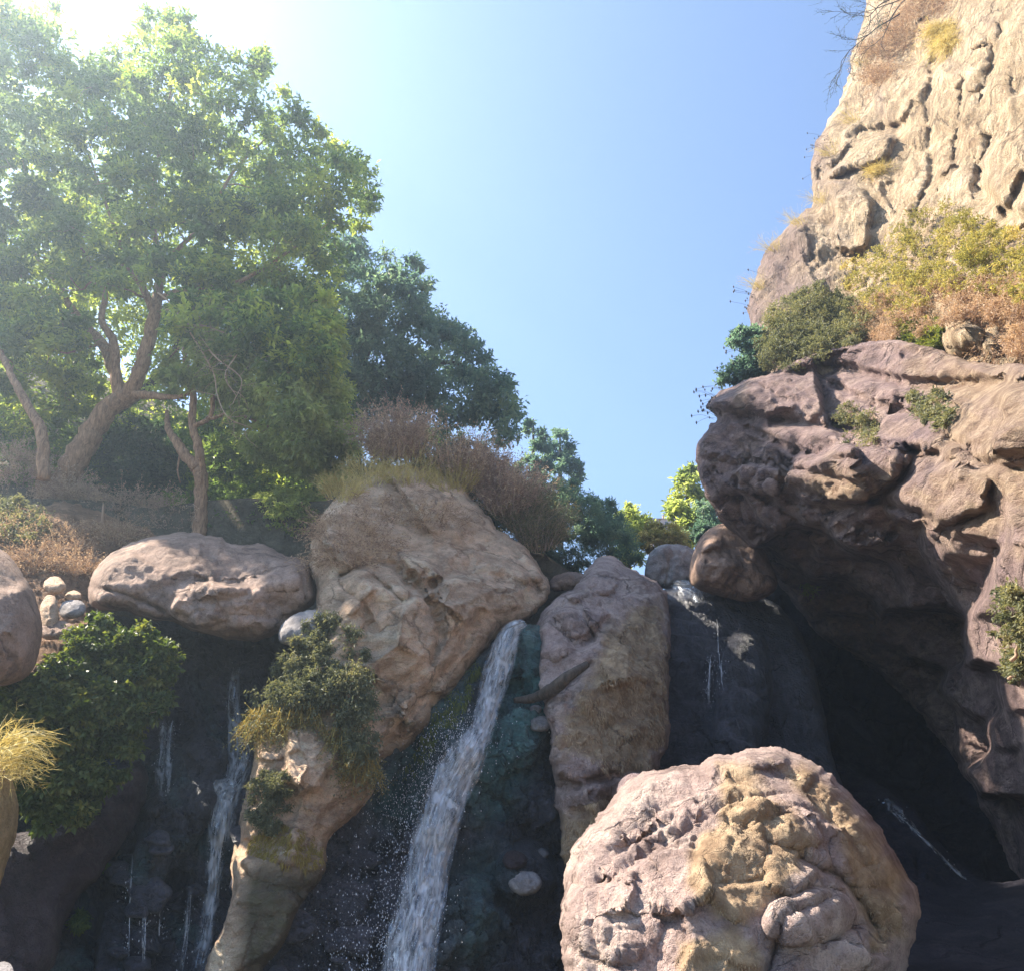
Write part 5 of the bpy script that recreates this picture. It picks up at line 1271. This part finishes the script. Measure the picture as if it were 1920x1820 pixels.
# dry pale twigs hanging in front of the slim tree
def hang_twigs():
    root = empty('dead_branch', P(360, 640, 11.6)); tag(root, 'bleached dead branch tangle hanging in front of the slim crooked tree', 'branch')
    g = np.random.default_rng(79); mb = MB(); lb = MB()
    for path in ([(330, 590), (370, 650), (395, 700), (415, 740), (430, 780), (470, 805)], [(345, 600), (400, 620), (440, 650), (420, 700), (440, 740)], [(380, 640), (410, 680), (450, 720), (440, 760)], [(300, 560), (360, 590), (430, 600), (460, 640)], [(310, 580), (350, 570), (400, 590)]):
        a = np.array([(x + g.normal() * 4, y + g.normal() * 4) for x, y in path]); w = P(a[:, 0], a[:, 1], 11.5 + g.normal(size=len(a)) * .15)
        q = spline(w, 7); tube(mb, q, np.linspace(.016, .006, len(q)), 6, tint=.9)
        for _ in range(16):
            i = g.integers(2, len(q)); s = q[i]; d = unit(g.normal(size=3) + np.array([.2, 0, -.5])); e = s + d * g.uniform(.15, .45)
            qq = spline([s, (s + e) / 2 + g.normal(size=3) * .06, e], 4); tube(mb, qq, np.linspace(.006, .003, len(qq)), 4, tint=.8)
            k = 10; pp = qq[g.integers(2, len(qq), k)] + g.normal(size=(k, 3)) * .03
            leaves(lb, pp, g.normal(size=(k, 3)) - np.array([0, 0, .5]), g.normal(size=(k, 3)), .06, .010, g.random(k))
    mb.build('branches', M['dry'], root); lb.build('leaves', M['leaf_grey'], root, smooth=False)
hang_twigs()
# driftwood log
mb = MB(); k = col_.at(np.array([1075]), np.array([1265])); 
lg = np.array([(965, 1312, 9.9), (1000, 1308, 9.75), (1035, 1292, 9.4), (1065, 1268, 9.2), (1100, 1245, 9.45)])
tube(mb, spline(P(lg[:, 0], lg[:, 1], lg[:, 2]), 6), np.concatenate([np.linspace(.03, .07, 12), np.linspace(.07, .04, 13)]), 9, bark=.15)
tag(mb.build('driftwood_log', M['bark_dark']), 'dark wet driftwood log leaning across the seam beside the main waterfall', 'log')
mb = MB(); tube(mb, P(np.array([190, 192, 194]), np.array([1000, 970, 945]), np.array([11.3, 11.3, 11.3])), [.02, .018, .014], 6); 
tag(mb.build('stake', M['dry']), 'short pale stake standing on the earth bank', 'stake')

# ---- moss and dry grass mats on the rocks
def mat_patch(name, label, host, polys, n, ln, wd, mat, seed, **kw):
    mb = MB()
    for i, pl in enumerate(polys): fur(mb, host, pl, n, ln, wd, seed + i * 7, **kw)
    o = mb.build(name, mat, smooth=False); tag(o, label, 'moss'); o['kind'] = 'stuff'
mat_patch('dry_moss', 'dry golden moss over the middle and right shoulder of the foreground boulder', big, BOULDER_MOSS, 16000, .009, .002, M['drymoss'], 501)
mat_patch('dry_moss', 'pale dry moss matting the right half of the pink column', col_, [[(1110, 1220), (1180, 1130), (1240, 1110), (1252, 1250), (1252, 1380), (1200, 1460), (1120, 1440), (1050, 1420), (1050, 1350), (1090, 1290)], [(1050, 1540), (1110, 1500), (1190, 1480), (1150, 1560), (1090, 1620), (1060, 1630)]], 16000, .03, .0036, M['drymoss'], 503)
mat_patch('yellow_moss', 'mustard yellow moss patch on the lower buttress', butt, [[(480, 1560), (530, 1540), (600, 1560), (605, 1610), (560, 1630), (490, 1620), (460, 1600)]], 9000, .04, .004, M['yellowmoss'], 504)
mat_patch('green_moss', 'dark green moss strip left of the main waterfall', bed, [[(870, 1250), (910, 1220), (890, 1300), (850, 1370), (790, 1440), (740, 1480), (770, 1400)]], 7000, .05, .004, M['greenmoss'], 505)

# ================================================================== HOUSE far up the valley
def house():
    Y = 70.; c = P(1238, 985, Y); root = empty('house', c); tag(root, 'tiny far house with an orange roof above the bright bush', 'house')
    def bx(mb, x0, x1, y0, y1, z0, z1):
        v = [(x, y, z) for z in (z0, z1) for y in (y0, y1) for x in (x0, x1)]
        mb.add(np.array(v) + c, quads=[[0, 2, 3, 1], [4, 5, 7, 6], [0, 1, 5, 4], [2, 6, 7, 3], [0, 4, 6, 2], [1, 3, 7, 5]])
    t = NT('house_plaster'); b = t.n('BsdfPrincipled'); b.inputs['Base Color'].default_value = (.5, .36, .3, 1); t.l(b.outputs[0], t.out.inputs[0])
    t2 = NT('roof_tiles'); b = t2.n('BsdfPrincipled'); b.inputs['Base Color'].default_value = (.35, .12, .08, 1); t2.l(b.outputs[0], t2.out.inputs[0])
    t3 = NT('dark_glass'); b = t3.n('BsdfPrincipled'); b.inputs['Base Color'].default_value = (.04, .05, .06, 1); b.inputs['Roughness'].default_value = .1; t3.l(b.outputs[0], t3.out.inputs[0])
    mb = MB(); bx(mb, -1.0, 1.0, -1, 1.5, -3, .3); mb.build('wall', t.m, root, smooth=False)
    mb = MB(); mb.add(np.array([(-1.2, -1.2, .3), (1.2, -1.2, .3), (1.2, 1.7, .3), (-1.2, 1.7, .3), (-1.2, .25, .8), (1.2, .25, .8)]) + c, tris=[[0, 4, 3], [1, 2, 5]], quads=[[0, 1, 5, 4], [2, 3, 4, 5], [0, 3, 2, 1]]); r = mb.build('roof', t2.m, root, smooth=False)
    mb = MB(); bx(mb, .3, .55, .1, .4, .5, 1.1); ch = mb.build('chimney', t.m, root, smooth=False)
    for x in (-.5, .4):
        mb = MB(); bx(mb, x - .15, x + .15, -1.04, -.98, -.4, 0.05); mb.build('window', t3.m, root, smooth=False)
house()

for o in bpy.data.objects:
    if '_loc' in o: del o['_loc']
def haze():
    bm = MB(); x0, x1, y0, y1, z0, z1 = -60, 60, -12, 110, -3.0, 48
    v = [(x, y, z) for z in (z0, z1) for y in (y0, y1) for x in (x0, x1)]
    t = NT('air'); pv = t.n('VolumePrincipled'); pv.inputs['Color'].default_value = (.64, .81, 1, 1); pv.inputs['Density'].default_value = HAZE; pv.inputs['Anisotropy'].default_value = .66
    t.l(pv.outputs[0], t.out.inputs['Volume'])
    bm.add(np.array(v, float), quads=[[0, 2, 3, 1], [4, 5, 7, 6], [0, 1, 5, 4], [2, 6, 7, 3], [0, 4, 6, 2], [1, 3, 7, 5]])
    tag(bm.build('haze', t.m, origin=(0, 0, 0), smooth=False), kind='stuff')
if HAZE > 0: haze()
print('TRIS', sum(len(m.polygons) for m in bpy.data.meshes))
